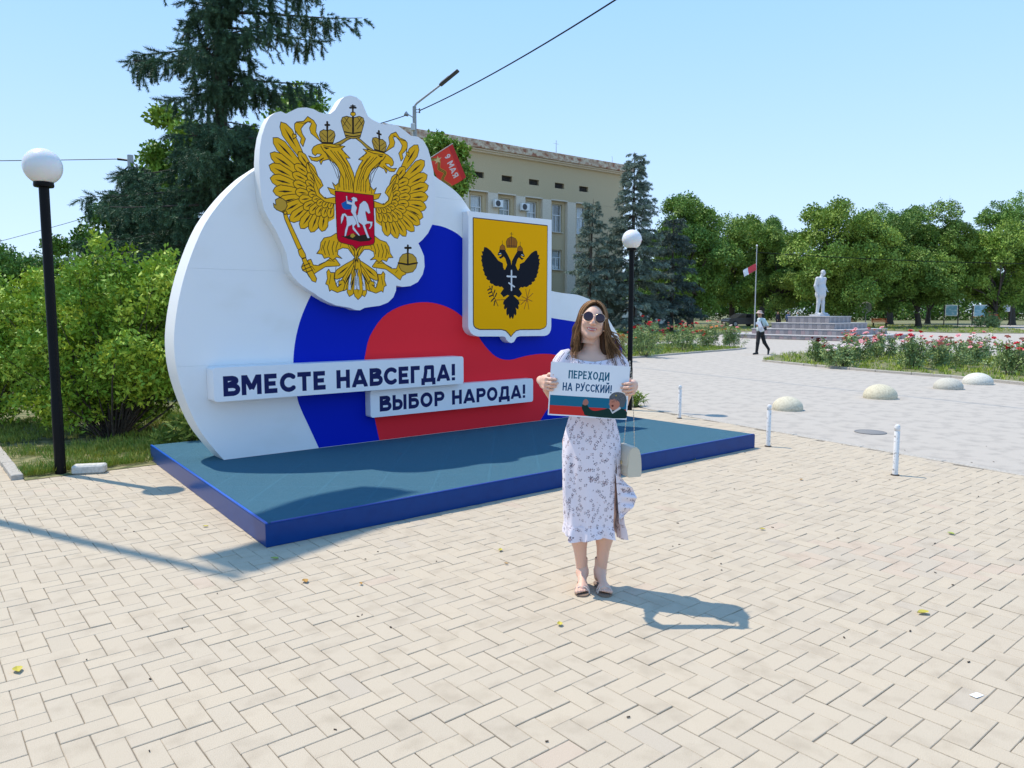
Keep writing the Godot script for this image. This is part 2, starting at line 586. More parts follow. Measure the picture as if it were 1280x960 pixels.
const BOARD := [0,0,-0.105,0.14,-0.23,0.341,-0.33,0.604,-0.398,0.874,-0.418,1.138,-0.392,1.398,-0.328,1.688,-0.229,1.984,-0.089,2.287,0.1,2.547,0.274,2.731,0.397,2.833,0.62,2.985,0.919,3.127,1.278,3.241,1.655,3.295,2.055,3.256,2.316,3.157,2.522,3.014,2.662,2.949,2.793,2.884,2.909,2.797,2.998,2.697,3.294,2.383,3.678,2.007,4.086,1.784,4.368,1.727,4.615,1.7,4.856,1.682,5.1,1.619,5.261,1.543,5.427,1.398,5.564,1.243,5.668,1.126,5.757,0.938,5.779,0.75,5.714,0.518,5.565,0.292,5.35,0.134,5.23,0]
const BLUE := [1.021,-0.05,0.9,0.229,0.808,0.441,0.768,0.583,0.74,0.881,0.763,1.125,0.824,1.351,0.913,1.55,0.975,1.652,1.153,1.913,1.439,2.18,1.835,2.387,2.199,2.466,2.482,2.46,2.639,2.444,2.8,2.393,2.905,2.33,3.169,2.134,3.482,1.85,3.812,1.573,4.087,1.429,4.37,1.37,4.739,1.325,5.057,1.272,5.465,1.142,6.169,0.734,7,0.734,7,-0.05]
const RED := [1.743,-0.05,1.673,0.27,1.609,0.581,1.564,0.807,1.563,0.931,1.572,0.977,1.631,1.177,1.796,1.388,2.004,1.504,2.244,1.556,2.46,1.557,2.675,1.507,2.862,1.414,3.058,1.241,3.238,1.029,3.422,0.883,3.633,0.837,3.895,0.876,4.166,0.896,4.447,0.872,4.705,0.782,4.815,0.611,4.71,0.384,4.485,0.224,4.333,0.181,4.121,-0.05]
const EAGLE_PANEL := [0.395,2.791,0.395,2.897,0.406,3.019,0.43,3.143,0.469,3.254,0.512,3.334,0.57,3.384,0.627,3.407,0.68,3.392,0.731,3.424,0.807,3.469,0.895,3.488,0.971,3.485,1.031,3.464,1.092,3.46,1.154,3.47,1.204,3.512,1.246,3.579,1.279,3.632,1.317,3.667,1.382,3.693,1.455,3.688,1.513,3.655,1.544,3.595,1.586,3.514,1.643,3.486,1.71,3.468,1.788,3.462,1.867,3.479,1.957,3.469,2.044,3.43,2.117,3.391,2.209,3.394,2.283,3.357,2.338,3.281,2.375,3.175,2.411,3.039,2.429,2.866,2.429,2.723,2.416,2.587,2.39,2.45,2.326,2.341,2.25,2.262,2.196,2.221,2.234,2.156,2.269,2.083,2.276,1.964,2.248,1.873,2.184,1.788,2.086,1.741,1.982,1.728,1.9,1.742,1.896,1.686,1.861,1.611,1.792,1.553,1.691,1.518,1.576,1.504,1.503,1.494,1.447,1.467,1.392,1.471,1.337,1.491,1.306,1.498,1.168,1.519,1.063,1.56,0.976,1.608,0.932,1.639,0.876,1.668,0.777,1.733,0.708,1.797,0.668,1.863,0.659,1.929,0.646,2.023,0.604,2.123,0.542,2.25,0.479,2.348,0.428,2.446,0.404,2.572]
const SHIELD_PANEL := [2.908,2.64,4.246,2.641,4.247,1.257,4.239,1.209,4.213,1.169,4.177,1.147,4.13,1.138,3.707,1.143,3.654,1.132,3.627,1.097,3.609,1.073,3.566,1.06,3.523,1.072,3.489,1.101,3.471,1.133,3.437,1.145,3.045,1.153,2.972,1.171,2.934,1.198,2.907,1.235,2.894,1.274]
const YELLOW := [2.981,2.562,4.164,2.554,4.157,1.299,4.148,1.268,4.117,1.246,4.047,1.229,3.707,1.231,3.64,1.218,3.594,1.184,3.558,1.149,3.523,1.185,3.477,1.221,3.407,1.238,3.066,1.243,3.009,1.261,2.983,1.286,2.976,1.325]
const EAGLE_ART := [
	["p",1,0,0,-544,1476,-682,1553,-785,1423,-818,1162,-748,1004,-624,919,-496,881,-337,893,-241,949,-236,1147,-330,1138,-403,1204,-430,1370],
	["f",1,95,-544,1476,-790,1837],
	["f",1,95,-559,1403,-875,1675],
	["f",1,95,-566,1343,-909,1523],
	["f",1,95,-576,1282,-923,1406],
	["f",1,95,-577,1234,-917,1284],
	["f",1,95,-565,1188,-892,1162],
	["f",1,90,-554,1153,-846,1047],
	["f",1,90,-528,1131,-804,964],
	["f",1,85,-469,1101,-727,883],
	["f",1,85,-425,1081,-617,821],
	["f",1,85,-386,1072,-509,790],
	["f",1,85,-332,1077,-387,806],
	["f",1,70,-469,1390,-616,1576],
	["f",1,70,-457,1343,-665,1442],
	["f",1,70,-472,1281,-688,1355],
	["f",1,70,-474,1221,-683,1266],
	["f",1,70,-462,1174,-663,1178],
	["f",1,70,-442,1140,-627,1103],
	["f",1,66,-416,1125,-581,1019],
	["f",1,66,-379,1119,-514,976],
	["f",1,62,-336,1118,-442,958],
	["f",1,62,-296,1117,-373,951],
	["f",1,60,-255,1120,-300,949],
	["f",1,74,-402,1252,-521,1484],
	["f",1,60,-402,1240,-529,1378],
	["f",1,54,-414,1215,-549,1299],
	["f",1,54,-404,1189,-544,1233],
	["f",1,54,-388,1169,-525,1173],
	["f",1,52,-362,1154,-485,1114],
	["f",1,50,-330,1148,-433,1070],
	["f",1,48,-290,1147,-370,1051],
	["f",1,46,-249,1146,-301,1043],
	["p",1,0,7,-522,1485,-491,1398,-455,1318,-464,1246,-436,1164,-344,1109,-226,1098,-224,1170,-343,1142,-401,1189,-403,1231,-360,1271,-385,1325,-445,1389],
	["f",1,75,20,549,-270,330],
	["f",1,85,20,549,-182,200],
	["f",1,85,20,549,-91,145],
	["f",0,95,20,549,11,114],
	["p",1,0,7,-180,276,-214,262,-207,306,-156,319,-137,277,-159,207,-228,185,-296,212,-316,197,-332,259,-359,272,-338,328,-344,396,-320,424,-299,391,-254,392,-263,330,-227,241],
	["p",1,2,4,18,451,-23,351,-34,216,-3,224],
	["p",1,2,4,-61,406,-94,321,-105,215,-70,216],
	["p",1,0,7,-188,473,-235,531,-295,542,-356,498,-431,458,-489,461,-514,518,-543,510,-554,470,-601,474,-619,434,-606,401,-563,382,-536,336,-499,357,-462,385,-357,448,-199,463],
	["p",1,0,7,-228,799,-289,761,-364,743,-402,693,-414,625,-449,579,-391,574,-367,532,-317,548,-273,519,-227,552,-166,541,-216,580,-210,628,-156,652,-95,648,12,521,23,690,-93,711],
	["s",1,1,7,-350,709,-374,640,-354,573],
	["s",1,1,7,-305,719,-330,643,-309,569],
	["s",1,1,7,-253,715,-277,645,-264,578],
	["s",1,1,7,-208,711,-232,648,-233,607],
	["p",1,0,7,24,697,-78,698,-17,617,19,507],
	["p",1,0,7,-360,1691,-266,1701,-187,1701,-104,1698,-148,1665,-112,1637,-48,1584,-97,1581,-54,1521,-15,1439,18,1311,16,1208,-232,1184,-279,1201,-312,1259,-265,1250,-227,1245,-257,1314,-221,1286,-180,1326,-166,1400,-185,1470,-231,1514,-294,1542,-357,1520,-378,1479,-393,1508,-348,1549,-419,1505,-480,1508,-511,1549,-456,1539,-395,1556,-371,1581,-417,1582,-438,1559,-468,1576,-474,1612,-453,1647,-410,1674],
	["s",1,1,7,-331,1615,-208,1503,-131,1368,-126,1252],
	["s",1,1,7,-268,1637,-144,1510,-74,1359,-69,1258],
	["s",1,1,7,-189,1634,-95,1516,-33,1364,-19,1263],
	["s",1,1,7,-301,1576,-193,1447,-173,1276],
	["s",1,1,7,-376,1665,-346,1620,-293,1577],
	["p",1,1,3,-345,1658,-283,1658,-315,1640],
	["s",1,1,7,-345,1672,-235,1670,-147,1689],
	["p",1,0,7,-368,1701,-428,1742,-480,1776,-494,1822,-470,1875,-508,1885,-554,1845,-585,1802,-571,1756,-539,1712,-567,1632,-596,1669,-584,1712,-623,1748,-645,1779,-632,1719,-669,1690,-672,1741,-638,1739,-651,1798,-650,1840,-627,1864,-553,1882,-509,1935,-446,1906,-417,1866,-426,1798,-397,1746],
	["s",1,1,6,-628,1857,-553,1862,-477,1894],
	["p",1,3,7,-360,1693,-389,1768,-380,1807,-341,1832,-307,1830,-263,1843,-224,1831,-213,1794,-242,1705],
	["s",1,1,12,-360,1702,-242,1715],
	["s",1,1,12,-299,1831,-302,1718],
	["s",1,1,5,-377,1763,-328,1721],
	["s",1,1,5,-220,1786,-273,1729],
	["s",1,1,5,-365,1800,-312,1759],
	["s",1,1,5,-232,1820,-288,1762],
	["s",1,1,22,-298,1913,-301,1831],
	["s",1,1,20,-321,1881,-277,1888],
	["p",1,3,7,-235,1702,-170,1736,-97,1782,-48,1811,-7,1803,-81,1763,-147,1711,-203,1697],
	["p",0,3,7,-95,1793,-130,1892,-144,1947,-127,1988,-79,2007,-6,2002,69,2031,113,2021,126,1982,108,1921,72,1814,-11,1788],
	["s",0,1,11,-95,1811,-10,1809,73,1833],
	["s",0,1,11,-107,1845,-9,1843,87,1871],
	["s",0,1,22,-6,2012,-9,1846],
	["s",0,1,6,-128,1956,-57,1882],
	["s",0,1,6,-103,1989,-32,1914],
	["s",0,1,6,118,1995,41,1896],
	["s",0,1,6,93,2020,17,1922],
	["s",0,1,6,-55,2004,-121,1900],
	["s",0,1,6,44,2020,108,1936],
	["p",0,0,7,-29,2051,-4,2065,20,2059,25,2038,-5,2016,-34,2029],
	["s",0,1,20,-5,2128,-6,2062],
	["s",0,1,18,-39,2099,29,2111],
	["s",0,1,12,-29,2118,20,2127],
	["s",1,1,5,-316,1588,-240,1470,-195,1361],
	["s",1,1,5,-229,1628,-120,1506,-53,1362,-44,1275],
	["s",1,1,5,-157,1609,-71,1490],
	["s",1,1,5,-179,1391,-198,1245],
	["s",1,1,5,-105,1428,-101,1262],
	["s",1,1,5,-140,1669,-101,1617],
	["s",1,1,5,-237,455,-255,344,-242,261],
	["s",1,1,5,-299,370,-317,273],
	["s",1,1,5,-84,419,-149,291],
	["s",1,1,5,-179,346,-241,275],
	["s",1,1,5,-29,435,-80,265],
	["s",1,1,5,-3,436,-17,266],
	["s",1,1,5,-381,667,-397,612],
	["s",1,1,5,-170,706,-186,657],
	["s",1,1,5,-94,690,-49,602],
	["s",1,1,5,-47,693,-11,576],
	["s",1,1,5,-430,468,-326,513,-251,509],
	["s",1,1,5,-504,445,-476,412],
	["s",1,1,5,-469,1372,-426,1250,-404,1189],
	["s",1,1,5,-483,1406,-424,1321,-384,1269],
	["p",2,0,7,-792,951,-764,973,-732,890,-607,628,-629,600,-656,618,-780,900],
	["p",2,3,7,-891,1046,-865,1029,-870,1080,-829,1107,-795,1100,-761,1077,-749,1033,-771,992,-812,969,-859,984,-886,1008],
	["p",2,0,7,-792,970,-764,983,-751,961,-779,943],
	["p",2,0,7,-650,599,-607,628,-573,569,-566,536,-610,521,-637,553],
	["p",2,0,7,-610,514,-571,533,-456,324,-467,286,-508,299,-556,375],
	["s",2,1,8,-612,441,-525,478],
	["s",2,1,8,-603,407,-511,444],
	["s",2,1,8,-571,382,-498,411],
	["p",3,3,7,520,528,535,580,573,621,639,639,703,627,747,589,760,530,745,477,700,431,622,414,553,441,523,484],
	["s",3,1,20,517,525,637,510,760,535],
	["s",3,0,5,520,535,637,525,757,545],
	["s",3,1,20,639,636,637,518],
	["s",3,1,24,640,721,639,643],
	["s",3,1,24,605,693,678,697],
	["p",0,4,7,-229,1230,218,1231,223,738,208,711,167,698,47,680,12,656,2,633,-8,655,-41,683,-176,706,-204,722,-217,755],
	["p",0,5,0,-161,1110,-89,1151,-21,1149,-42,1061,-120,1050,-148,1069],
	["p",0,1,0,-174,775,-97,780,-38,810,40,793,129,812,194,772,158,743,48,728,-98,750],
	["p",0,3,0,-58,800,-29,810,-5,786,-40,762,-68,777],
	["p",0,2,3,52,1121,97,1160,122,1158,151,1130,179,1040,154,1029,124,1057,119,1039,137,953,172,951,204,950,196,905,170,868,154,875,176,903,172,929,132,922,111,907,140,830,164,774,138,770,114,820,81,905,42,929,3,908,-22,880,40,806,49,787,30,792,-37,853,-41,901,-85,876,-115,779,-134,769,-125,839,-104,900,-107,969,-131,989,-141,949,-171,887,-171,964,-154,1004,-121,1013,-92,987,-44,991,25,1006],
	["p",0,2,3,-107,1194,-92,1194,-89,1143,-41,1130,-31,1157,-50,1172,-20,1192,19,1183,28,1153,-2,1142,-7,1120,21,1083,5,1030,33,928,56,882,22,876,4,943,-29,1001,-53,1034,-41,1104,-99,1112]]
const EAGLE_AXIS := Vector2(1.415, 1.467)
const HERB_ART := [
	["f",1,55,-125,823,-427,1081],
	["f",1,55,-125,803,-464,1028],
	["f",1,55,-125,794,-476,977],
	["f",1,55,-125,784,-474,924],
	["f",1,55,-125,774,-462,868],
	["f",1,55,-125,765,-450,811],
	["f",1,55,-125,755,-426,755],
	["f",1,55,-125,745,-397,708],
	["f",1,55,-125,726,-344,662],
	["f",1,55,-100,726,-275,629],
	["f",1,55,-87,727,-206,617],
	["p",1,1,0,-427,1077,-335,997,-220,935,-137,900,-132,852,-163,821,-100,824,-62,825,-49,669,-275,625,-421,755,-469,924],
	["p",1,1,0,-195,1055,-162,1073,-99,1060,-61,1010,-10,934,2,866,2,493,-62,512,-125,482,-176,530,-125,589,-175,627,-125,706,-100,824,-69,883,-99,960,-150,1006,-187,1013],
	["p",1,1,0,-124,1071,-167,1057,-205,1032,-220,1002,-205,990,-175,1003,-150,1006,-165,984,-195,967,-175,952,-135,974,-99,1008],
	["s",1,2,10,-195,1013,-167,1018],
	["s",1,4,7,-200,971,-165,980],
	["f",1,40,-3,513,-113,335],
	["f",1,40,-3,513,-70,256],
	["f",1,40,-3,513,-130,394],
	["f",1,40,-3,513,-23,213],
	["p",1,6,5,-187,1062,-180,1100,-144,1131,-104,1110,-94,1061],
	["s",1,1,6,-144,1174,-144,1122],
	["p",0,6,6,-74,1097,-84,1164,-61,1204,2,1233,69,1212,95,1174,85,1105],
	["s",0,0,6,-36,1196,-36,1108],
	["s",0,0,6,2,1227,2,1110],
	["s",0,0,6,43,1200,43,1113],
	["s",0,0,6,-74,1116,85,1121],
	["s",0,1,6,2,1285,2,1233],
	["s",0,1,6,-18,1265,25,1265],
	["s",0,2,22,2,814,2,572],
	["s",0,2,22,-67,743,75,739],
	["s",0,2,20,-41,660,49,616],
	["s",1,6,9,-113,453,-238,447,-276,432],
	["s",2,1,9,-214,374,-349,614],
	["s",2,1,16,-337,585,-374,565],
	["s",2,1,16,-312,547,-362,527],
	["s",2,1,16,-288,509,-349,489],
	["s",2,1,16,-276,470,-320,431],
	["s",2,1,16,-312,576,-305,615],
	["s",2,1,16,-280,528,-263,567],
	["s",2,1,16,-256,490,-238,529],
	["s",2,1,16,-263,432,-276,383],
	["s",3,6,10,211,336,304,588],
	["s",3,6,10,159,396,358,538],
	["s",3,6,10,237,586,291,336],
	["s",3,6,10,172,495,345,437]]
const HERB_AXIS := Vector2(3.563, 1.149)
# ------------------------------------------------------------------ the scene
func _ready() -> void:
	var cam = Camera3D.new()
	cam.name = "camera"
	cam.position = Vector3(0, 1.62, 0)
	cam.rotation.x = -atan(90.0 / 932.0)
	cam.fov = rad_to_deg(2.0 * atan(480.0 / 932.0))
	cam.near = 0.05
	cam.far = 900.0
	add_child(cam)
	cam.current = true
	var sky = ProceduralSkyMaterial.new()
	sky.sky_top_color = Color(0.475, 0.695, 0.94)
	sky.sky_horizon_color = Color(0.805, 0.895, 0.975)
	sky.sky_curve = 0.2
	sky.ground_horizon_color = Color(0.74, 0.76, 0.75)
	sky.ground_bottom_color = Color(0.55, 0.54, 0.5)
	sky.sun_angle_max = 1.0
	var env = Environment.new()
	env.background_mode = Environment.BG_SKY
	env.sky = Sky.new()
	env.sky.sky_material = sky
	env.tonemap_mode = Environment.TONE_MAPPER_LINEAR
	env.tonemap_exposure = 1.27
	env.background_energy_multiplier = 1.1
	env.sdfgi_enabled = true
	env.ssao_enabled = true
	env.ssil_enabled = true
	var we = WorldEnvironment.new()
	we.name = "environment"
	we.environment = env
	add_child(we)
	var sun = DirectionalLight3D.new()
	sun.name = "sun"
	add_child(sun)
	sun.look_at_from_position(Vector3.ZERO, Vector3(0.403, -0.891, 0.21), Vector3.UP)
	sun.light_energy = 1.24
	sun.light_color = Color(1.0, 0.955, 0.89)
	sun.light_angular_distance = 0.53
	sun.shadow_enabled = true
	materials()
	grounds()
	pavers()
	platform()
	board()
	building()
	woman()
	man()
	monument()
	street_things()
	trees()
	roses()
	small_things()

var M := {}
func materials() -> void:
	M.white = mt(0.8, 0.8, 0.8, 0.45)
	M.black = mt(0.005, 0.005, 0.006, 0.4, 0.0, 0.25)
	M.steel = mt(0.35, 0.36, 0.37, 0.5, 0.3)
	M.gran = noise(3, 0.09, [[0.0, 0.74, 0.73, 0.7], [0.35, 0.9, 0.9, 0.88], [0.6, 1.0, 1.0, 1.0], [1.0, 1.1, 1.1, 1.1]], 5)
	M.bump = noise(4, 0.12, [], 5, 512, 3.0)
	M.bark = grained(mt(0.9, 0.9, 0.9, 0.9), noise(9, 0.05, [[0.0, 0.03, 0.022, 0.017], [0.5, 0.09, 0.07, 0.055], [1.0, 0.17, 0.14, 0.11]], 5, 256), 1.5, M.bump, 1.5)
	M.curb = grained(mt(1, 1, 1, 0.9), noise(15, 0.03, [[0.0, 0.3, 0.27, 0.23], [0.5, 0.42, 0.385, 0.33], [1.0, 0.5, 0.465, 0.405]], 5), 1.6, M.bump, 0.8)
	M.stone = grained(mt(1, 1, 1, 0.85), noise(14, 0.03, [[0.0, 0.4, 0.39, 0.35], [0.5, 0.56, 0.54, 0.48], [1.0, 0.66, 0.63, 0.56]], 5), 1.6, M.bump, 0.8)

# ------------------------------------------------------------------ ground, asphalt, beds, kerbs
func grounds() -> void:
	var soil = grained(mt(1, 1, 1, 0.95), noise(21, 0.02, [[0.0, 0.05, 0.065, 0.02], [0.4, 0.12, 0.13, 0.045], [0.6, 0.2, 0.19, 0.08], [1.0, 0.3, 0.25, 0.14]], 5), 0.5)
	M.soil = soil
	var g = MB.new()
	g.flatpoly(PackedVector2Array([Vector2(-500, 200), Vector2(500, 200), Vector2(500, -600), Vector2(-500, -600)]), -0.06)
	setting("ground", g, soil)
	var asphalt = grained(mt(1, 1, 1, 0.92), noise(22, 0.35, [[0.0, 0.3, 0.266, 0.222], [0.3, 0.41, 0.368, 0.312], [0.7, 0.455, 0.408, 0.346], [1.0, 0.56, 0.51, 0.44]], 4), 0.9, M.bump, 0.6)
	asphalt.detail_enabled = true
	asphalt.detail_blend_mode = BaseMaterial3D.BLEND_MODE_MUL
	asphalt.detail_albedo = noise(23, 0.006, [[0.0, 0.76, 0.76, 0.77], [0.4, 0.95, 0.95, 0.95], [0.55, 1.0, 1.0, 1.0], [1.0, 1.08, 1.07, 1.05]], 5)
	asphalt.detail_uv_layer = BaseMaterial3D.DETAIL_UV_1
	M.asphalt = asphalt
	var a = MB.new()
	# runs from the edge of the paving to the far lawns
	a.flatpoly(PackedVector2Array([Vector2(10.9, 3.1), Vector2(70, 3.1), Vector2(95, -105), Vector2(6, -72), Vector2(-9, -48), Vector2(-3, -30), Vector2(2.26, -12.55)]), -0.006)
	setting("plaza", a, asphalt)
	# kerb between paving and asphalt, one stone after another
	var ks = Node3D.new()
	ks.name = "kerb"
	ks.set_meta("kind", "structure")
	add_child(ks)
	kerb_row(ks, Vector3(2.3, 0, -12.38), Vector3(9.8, 0, 1.2), 0.012, 1.0, 0.1)
	kerb_row(ks, loc(-1.05, -3.6), loc(-1.05, -14.0), 0.05, 0.8, 0.1)
	# rose beds and lawns
	bed([8.3, -24.6, 8.9, -22.6, 9.9, -20.2, 10.9, -18.4, 11.5, -16.4, 13.0, -13.0, 17.5, -13.5, 19.5, -21.5, 17.5, -28.0, 13.0, -30.5, 9.6, -27.6], "rose_bed_ground", 1400, 31, 0.06, 6)
	bed([1.5, -23.6, 4.2, -26.2, 7.0, -29.3, 9.6, -32.0, 10.4, -33.2, 8.2, -37.5, 3.0, -33.0, -1.0, -28.5], "rose_bed_ground_far", 1100, 32, 0.06, 5)
	bed([2.0, -36.0, 9.0, -41.0, 19.0, -62.0, 26.0, -64.0, 27.0, -80.0, 8.0, -72.0, -2.0, -50.0], "lawn", 900, 33, 0.09)
	bed([34.0, -58.0, 44.0, -55.0, 47.0, -68.0, 52.0, -90.0, 34.0, -92.0, 31.0, -70.0], "lawn_right", 900, 34, 0.09)
	# grass plot behind the platform
	var p = PackedVector2Array()
	for q in [[-1.0, -3.5], [8.0, -3.5], [9.0, -22], [-1.0, -22]]:
		var w = loc(q[0], q[1])
		p.append(Vector2(w.x, w.z))
	var plot = MB.new()
	plot.flatpoly(p, 0.004)
	setting("grass_plot", plot, soil)
	var r = rng(35)
	var tufts: Array = []
	var cols: Array = []
	for i in 6000:
		var lx = r.randf_range(-0.98, 1.6) if i < 3800 else r.randf_range(1.6, 8.0)
		var lz = -3.66 - pow(r.randf(), 1.6) * (4.5 if i < 3800 else 9.0)
		if sin(lx * 3.1 + lz * 1.7) + sin(lz * 4.3 - lx * 2.0) + r.randf_range(-1.3, 1.1) > 0.25:
			continue
		tufts.append(Transform3D(scaled(r.randf_range(0.5, 1.25), Basis(Vector3.UP, r.randf() * TAU)), loc(lx, lz, 0.01)))
		cols.append(Color(0.75, 0.95, 0.6).lerp(Color(1.9, 1.35, 1.3), pow(r.randf(), 1.3)))
	var gr = copies(self, "grass", tuft_mesh(36, 0.085), tufts, cols, leafy(0.2, 0.27, 0.05))
	gr.set_meta("kind", "stuff")
	tag(gr, "patchy short grass on the plot around the bush by the left lamp post", "grass")

func tuft_mesh(sd: int, hgt: float) -> Mesh:
	var r = rng(sd)
	var mb = MB.new()
	for i in 12:
		var az = r.randf() * TAU
		var d = (Vector3(cos(az), 0, sin(az)) * r.randf_range(0.2, 0.9) + Vector3.UP).normalized()
		var b = Vector3(r.randf_range(-0.04, 0.04), 0, r.randf_range(-0.04, 0.04))
		mb.leaf(b, d, d.cross(Vector3(cos(az + 0.6), 0.2, sin(az + 0.6))).normalized(), hgt * r.randf_range(0.5, 1.1), 0.008, 0.12)
	return mb.mesh()

func kerb_row(par: Node, a: Vector3, b: Vector3, hgt: float, ln: float, wd: float) -> void:
	var d = (b - a).normalized()
	var m = int((b - a).length() / ln)
	var mb = MB.new()
	mb.box(Vector3(0, hgt * 0.5 - 0.05, 0), Vector3(wd, hgt + 0.1, ln - 0.012), 0.008)
	var mesh = mb.mesh()
	var r = rng(int(a.x * 10) + 77)
	var bs = Basis(Vector3.UP.cross(d), Vector3.UP, d)
	for i in m:
		part(par, "kerb_stone", mesh, M.curb, a + d * (i + 0.5) * ln + Vector3(0, r.randf_range(-0.006, 0.004), 0), bs * Basis(Vector3.UP, r.randf_range(-0.008, 0.008)))

func bed(pts: Array, nm: String, tufts: int, sd: int, hgt: float, kerbs := 0) -> void:
	var p = pl(pts)
	var mb = MB.new()
	mb.flatpoly(p, 0.02)
	var o = setting(nm, mb, M.soil)
	var r = rng(sd)
	var box = Rect2(p[0], Vector2.ZERO)
	for q in p:
		box = box.expand(q)
	var xs: Array = []
	var cs: Array = []
	while xs.size() < tufts:
		var q = box.position + Vector2(r.randf(), r.randf()) * box.size
		if Geometry2D.is_point_in_polygon(q, p):
			xs.append(Transform3D(scaled(r.randf_range(1.2, 3.2), Basis(Vector3.UP, r.randf() * TAU)), Vector3(q.x, 0.02, q.y)))
			cs.append(Color(0.85, 1.0, 0.6).lerp(Color(2.0, 1.6, 1.2), pow(r.randf(), 1.1)))
	var g = copies(self, numbered("grass"), tuft_mesh(sd, hgt), xs, cs, leafy(0.2, 0.28, 0.05))
	g.set_meta("kind", "stuff")
	tag(g, {31: "dry grass under the pink rose bushes on the right", 32: "green grass round the red rose bushes beyond the board", 33: "sunlit lawn strip under the left trees and spruces", 34: "sunlit lawn behind the monument under the right trees"}[sd], "grass")
	for i in kerbs:
		var a = Vector3(p[i].x, 0, p[i].y)
		var b = Vector3(p[i + 1].x, 0, p[i + 1].y)
		if i < 5 or sd == 31:
			kerb_row(o, a, b, 0.06, (b - a).length() / maxf(1.0, round((b - a).length() / 0.9)) - 0.0005, 0.09)

# ------------------------------------------------------------------ paving: one block after another in herringbone
func pavers() -> void:
	var bedm = grained(mt(1, 1, 1, 0.95), noise(40, 0.2, [[0.0, 0.08, 0.065, 0.045], [0.5, 0.2, 0.165, 0.12], [1.0, 0.34, 0.29, 0.22]], 3), 2.0)
	var mb = MB.new()
	mb.flatpoly(PackedVector2Array([Vector2(-14, 4), Vector2(11.35, 4), Vector2(2.25, -12.5), Vector2(1.2, -13.2), Vector2(-3.0, -9.6), Vector2(-4.3, -9.5), Vector2(-14, -20)]), -0.005)
	var pave = setting("pavement", mb, bedm)
	var grain = noise(41, 0.11, [[0.0, 0.62, 0.6, 0.56], [0.3, 0.88, 0.87, 0.84], [0.6, 1.0, 1.0, 1.0], [1.0, 1.14, 1.14, 1.14]], 6, 1024)
	var tones = [Color(0.5, 0.422, 0.316), Color(0.507, 0.428, 0.321), Color(0.494, 0.416, 0.312), Color(0.5, 0.424, 0.32), Color(0.487, 0.412, 0.311), Color(0.512, 0.431, 0.321)]
	var odd = [Color(0.475, 0.405, 0.314), Color(0.505, 0.408, 0.31)]
	var grime = noise(43, 0.02, [[0.0, 0.84, 0.83, 0.82], [0.3, 0.95, 0.945, 0.94], [0.45, 1.0, 1.0, 1.0], [1.0, 1.03, 1.02, 1.0]], 7, 1024)
	var dirty = func(m: StandardMaterial3D) -> void:
		m.detail_enabled = true
		m.detail_blend_mode = BaseMaterial3D.BLEND_MODE_MUL
		m.detail_albedo = grime
		m.detail_uv_layer = BaseMaterial3D.DETAIL_UV_2
		m.uv2_triplanar = true
		m.uv2_world_triplanar = true
		m.uv2_scale = Vector3.ONE * 0.21
	var mats: Array = []
	for tn in tones + odd:
		var m = mt(tn.r, tn.g, tn.b, 0.88, 0.0, 0.4)
		grained(m, grain, 2.2, M.bump, 0.5)
		dirty.call(m)
		mats.append(m)
	var rest_mat = mt(1, 1, 1, 0.88, 0.0, 0.4)
	grained(rest_mat, grain, 2.2, M.bump, 0.5)
	dirty.call(rest_mat)
	rest_mat.vertex_color_use_as_albedo = true
	var block = MB.new()
	block.box(Vector3(0, -0.03, 0), Vector3(0.197, 0.06, 0.097), 0.0025)
	var bm = block.mesh()
	var r = rng(42)
	var list: Array = []
	var edge = Vector2(5.131 - 2.265, -7.351 + 12.543).normalized()
	for i in range(-140, 140):
		for j in range(-140, 140):
			var k = posmod(i - j, 4)
			if k != 0 and k != 3:
				continue
			var c = Vector2((i + 1) * 0.1, (j + 0.5) * 0.1) if k == 0 else Vector2((i + 0.5) * 0.1, (j + 1) * 0.1)
			var w = loc(c.x, c.y)
			if w.z > -1.25 or absf(w.x) > 0.74 * absf(w.z) + 1.1:
				continue
			var q = Vector2(w.x, w.z) - Vector2(2.265, -12.543)
			if edge.x * q.y - edge.y * q.x < 0.1 or w.z < -13.0:
				continue
			if c.x > 0.32 and c.x < 5.85 and c.y < -0.12 and c.y > -3.6:
				continue
			if c.x > -1.0 and c.x < 8.0 and c.y < -3.55:
				continue
			if c.x < -1.0 and c.x > -1.1 and c.y < -3.6:
				continue
			var tone = r.randi() % 6
			var roll = r.randf()
			if roll < 0.008:
				tone = 6
			elif roll < 0.013:
				tone = 7
			# the worn reddish patch on the right
			var st = Vector2((w.x - 2.55) / 0.85, (w.z + 4.85) / 0.5).length()
			if st + r.randf_range(-0.3, 0.3) < 0.75:
				tone = 7 if r.randf() < 0.6 else 6
			var yaw = GRID_YAW + (0.0 if k == 0 else PI / 2) + r.randf_range(-0.012, 0.012)
			var tilt = Basis.from_euler(Vector3(r.randf_range(-0.008, 0.008), yaw, r.randf_range(-0.006, 0.006)))
			var e = Vector3(w.x, r.randf_range(-0.0022, 0.0012), w.z) + Vector3(r.randf_range(-0.0012, 0.0012), 0, r.randf_range(-0.0012, 0.0012))
			var dist = Vector3(w.x, 1.62, w.z).length()
			var seen = absf(w.x) < 0.69 * absf(w.z) + 0.05 and w.z < -2.2
			list.append([dist if seen else dist + 100.0, Transform3D(tilt, e), tone])
	list.sort_custom(func(a, b): return a[0] < b[0])
	var xs: Array = []
	var cs: Array = []
	for i in list.size():
		if i < 300:
			part(pave, "paver", bm, mats[list[i][2]], list[i][1].origin, list[i][1].basis)
		else:
			xs.append(list[i][1])
			cs.append((tones + odd)[list[i][2]])
	var rest = copies(pave, "paving", bm, xs, cs, rest_mat)
	rest.set_meta("kind", "stuff")

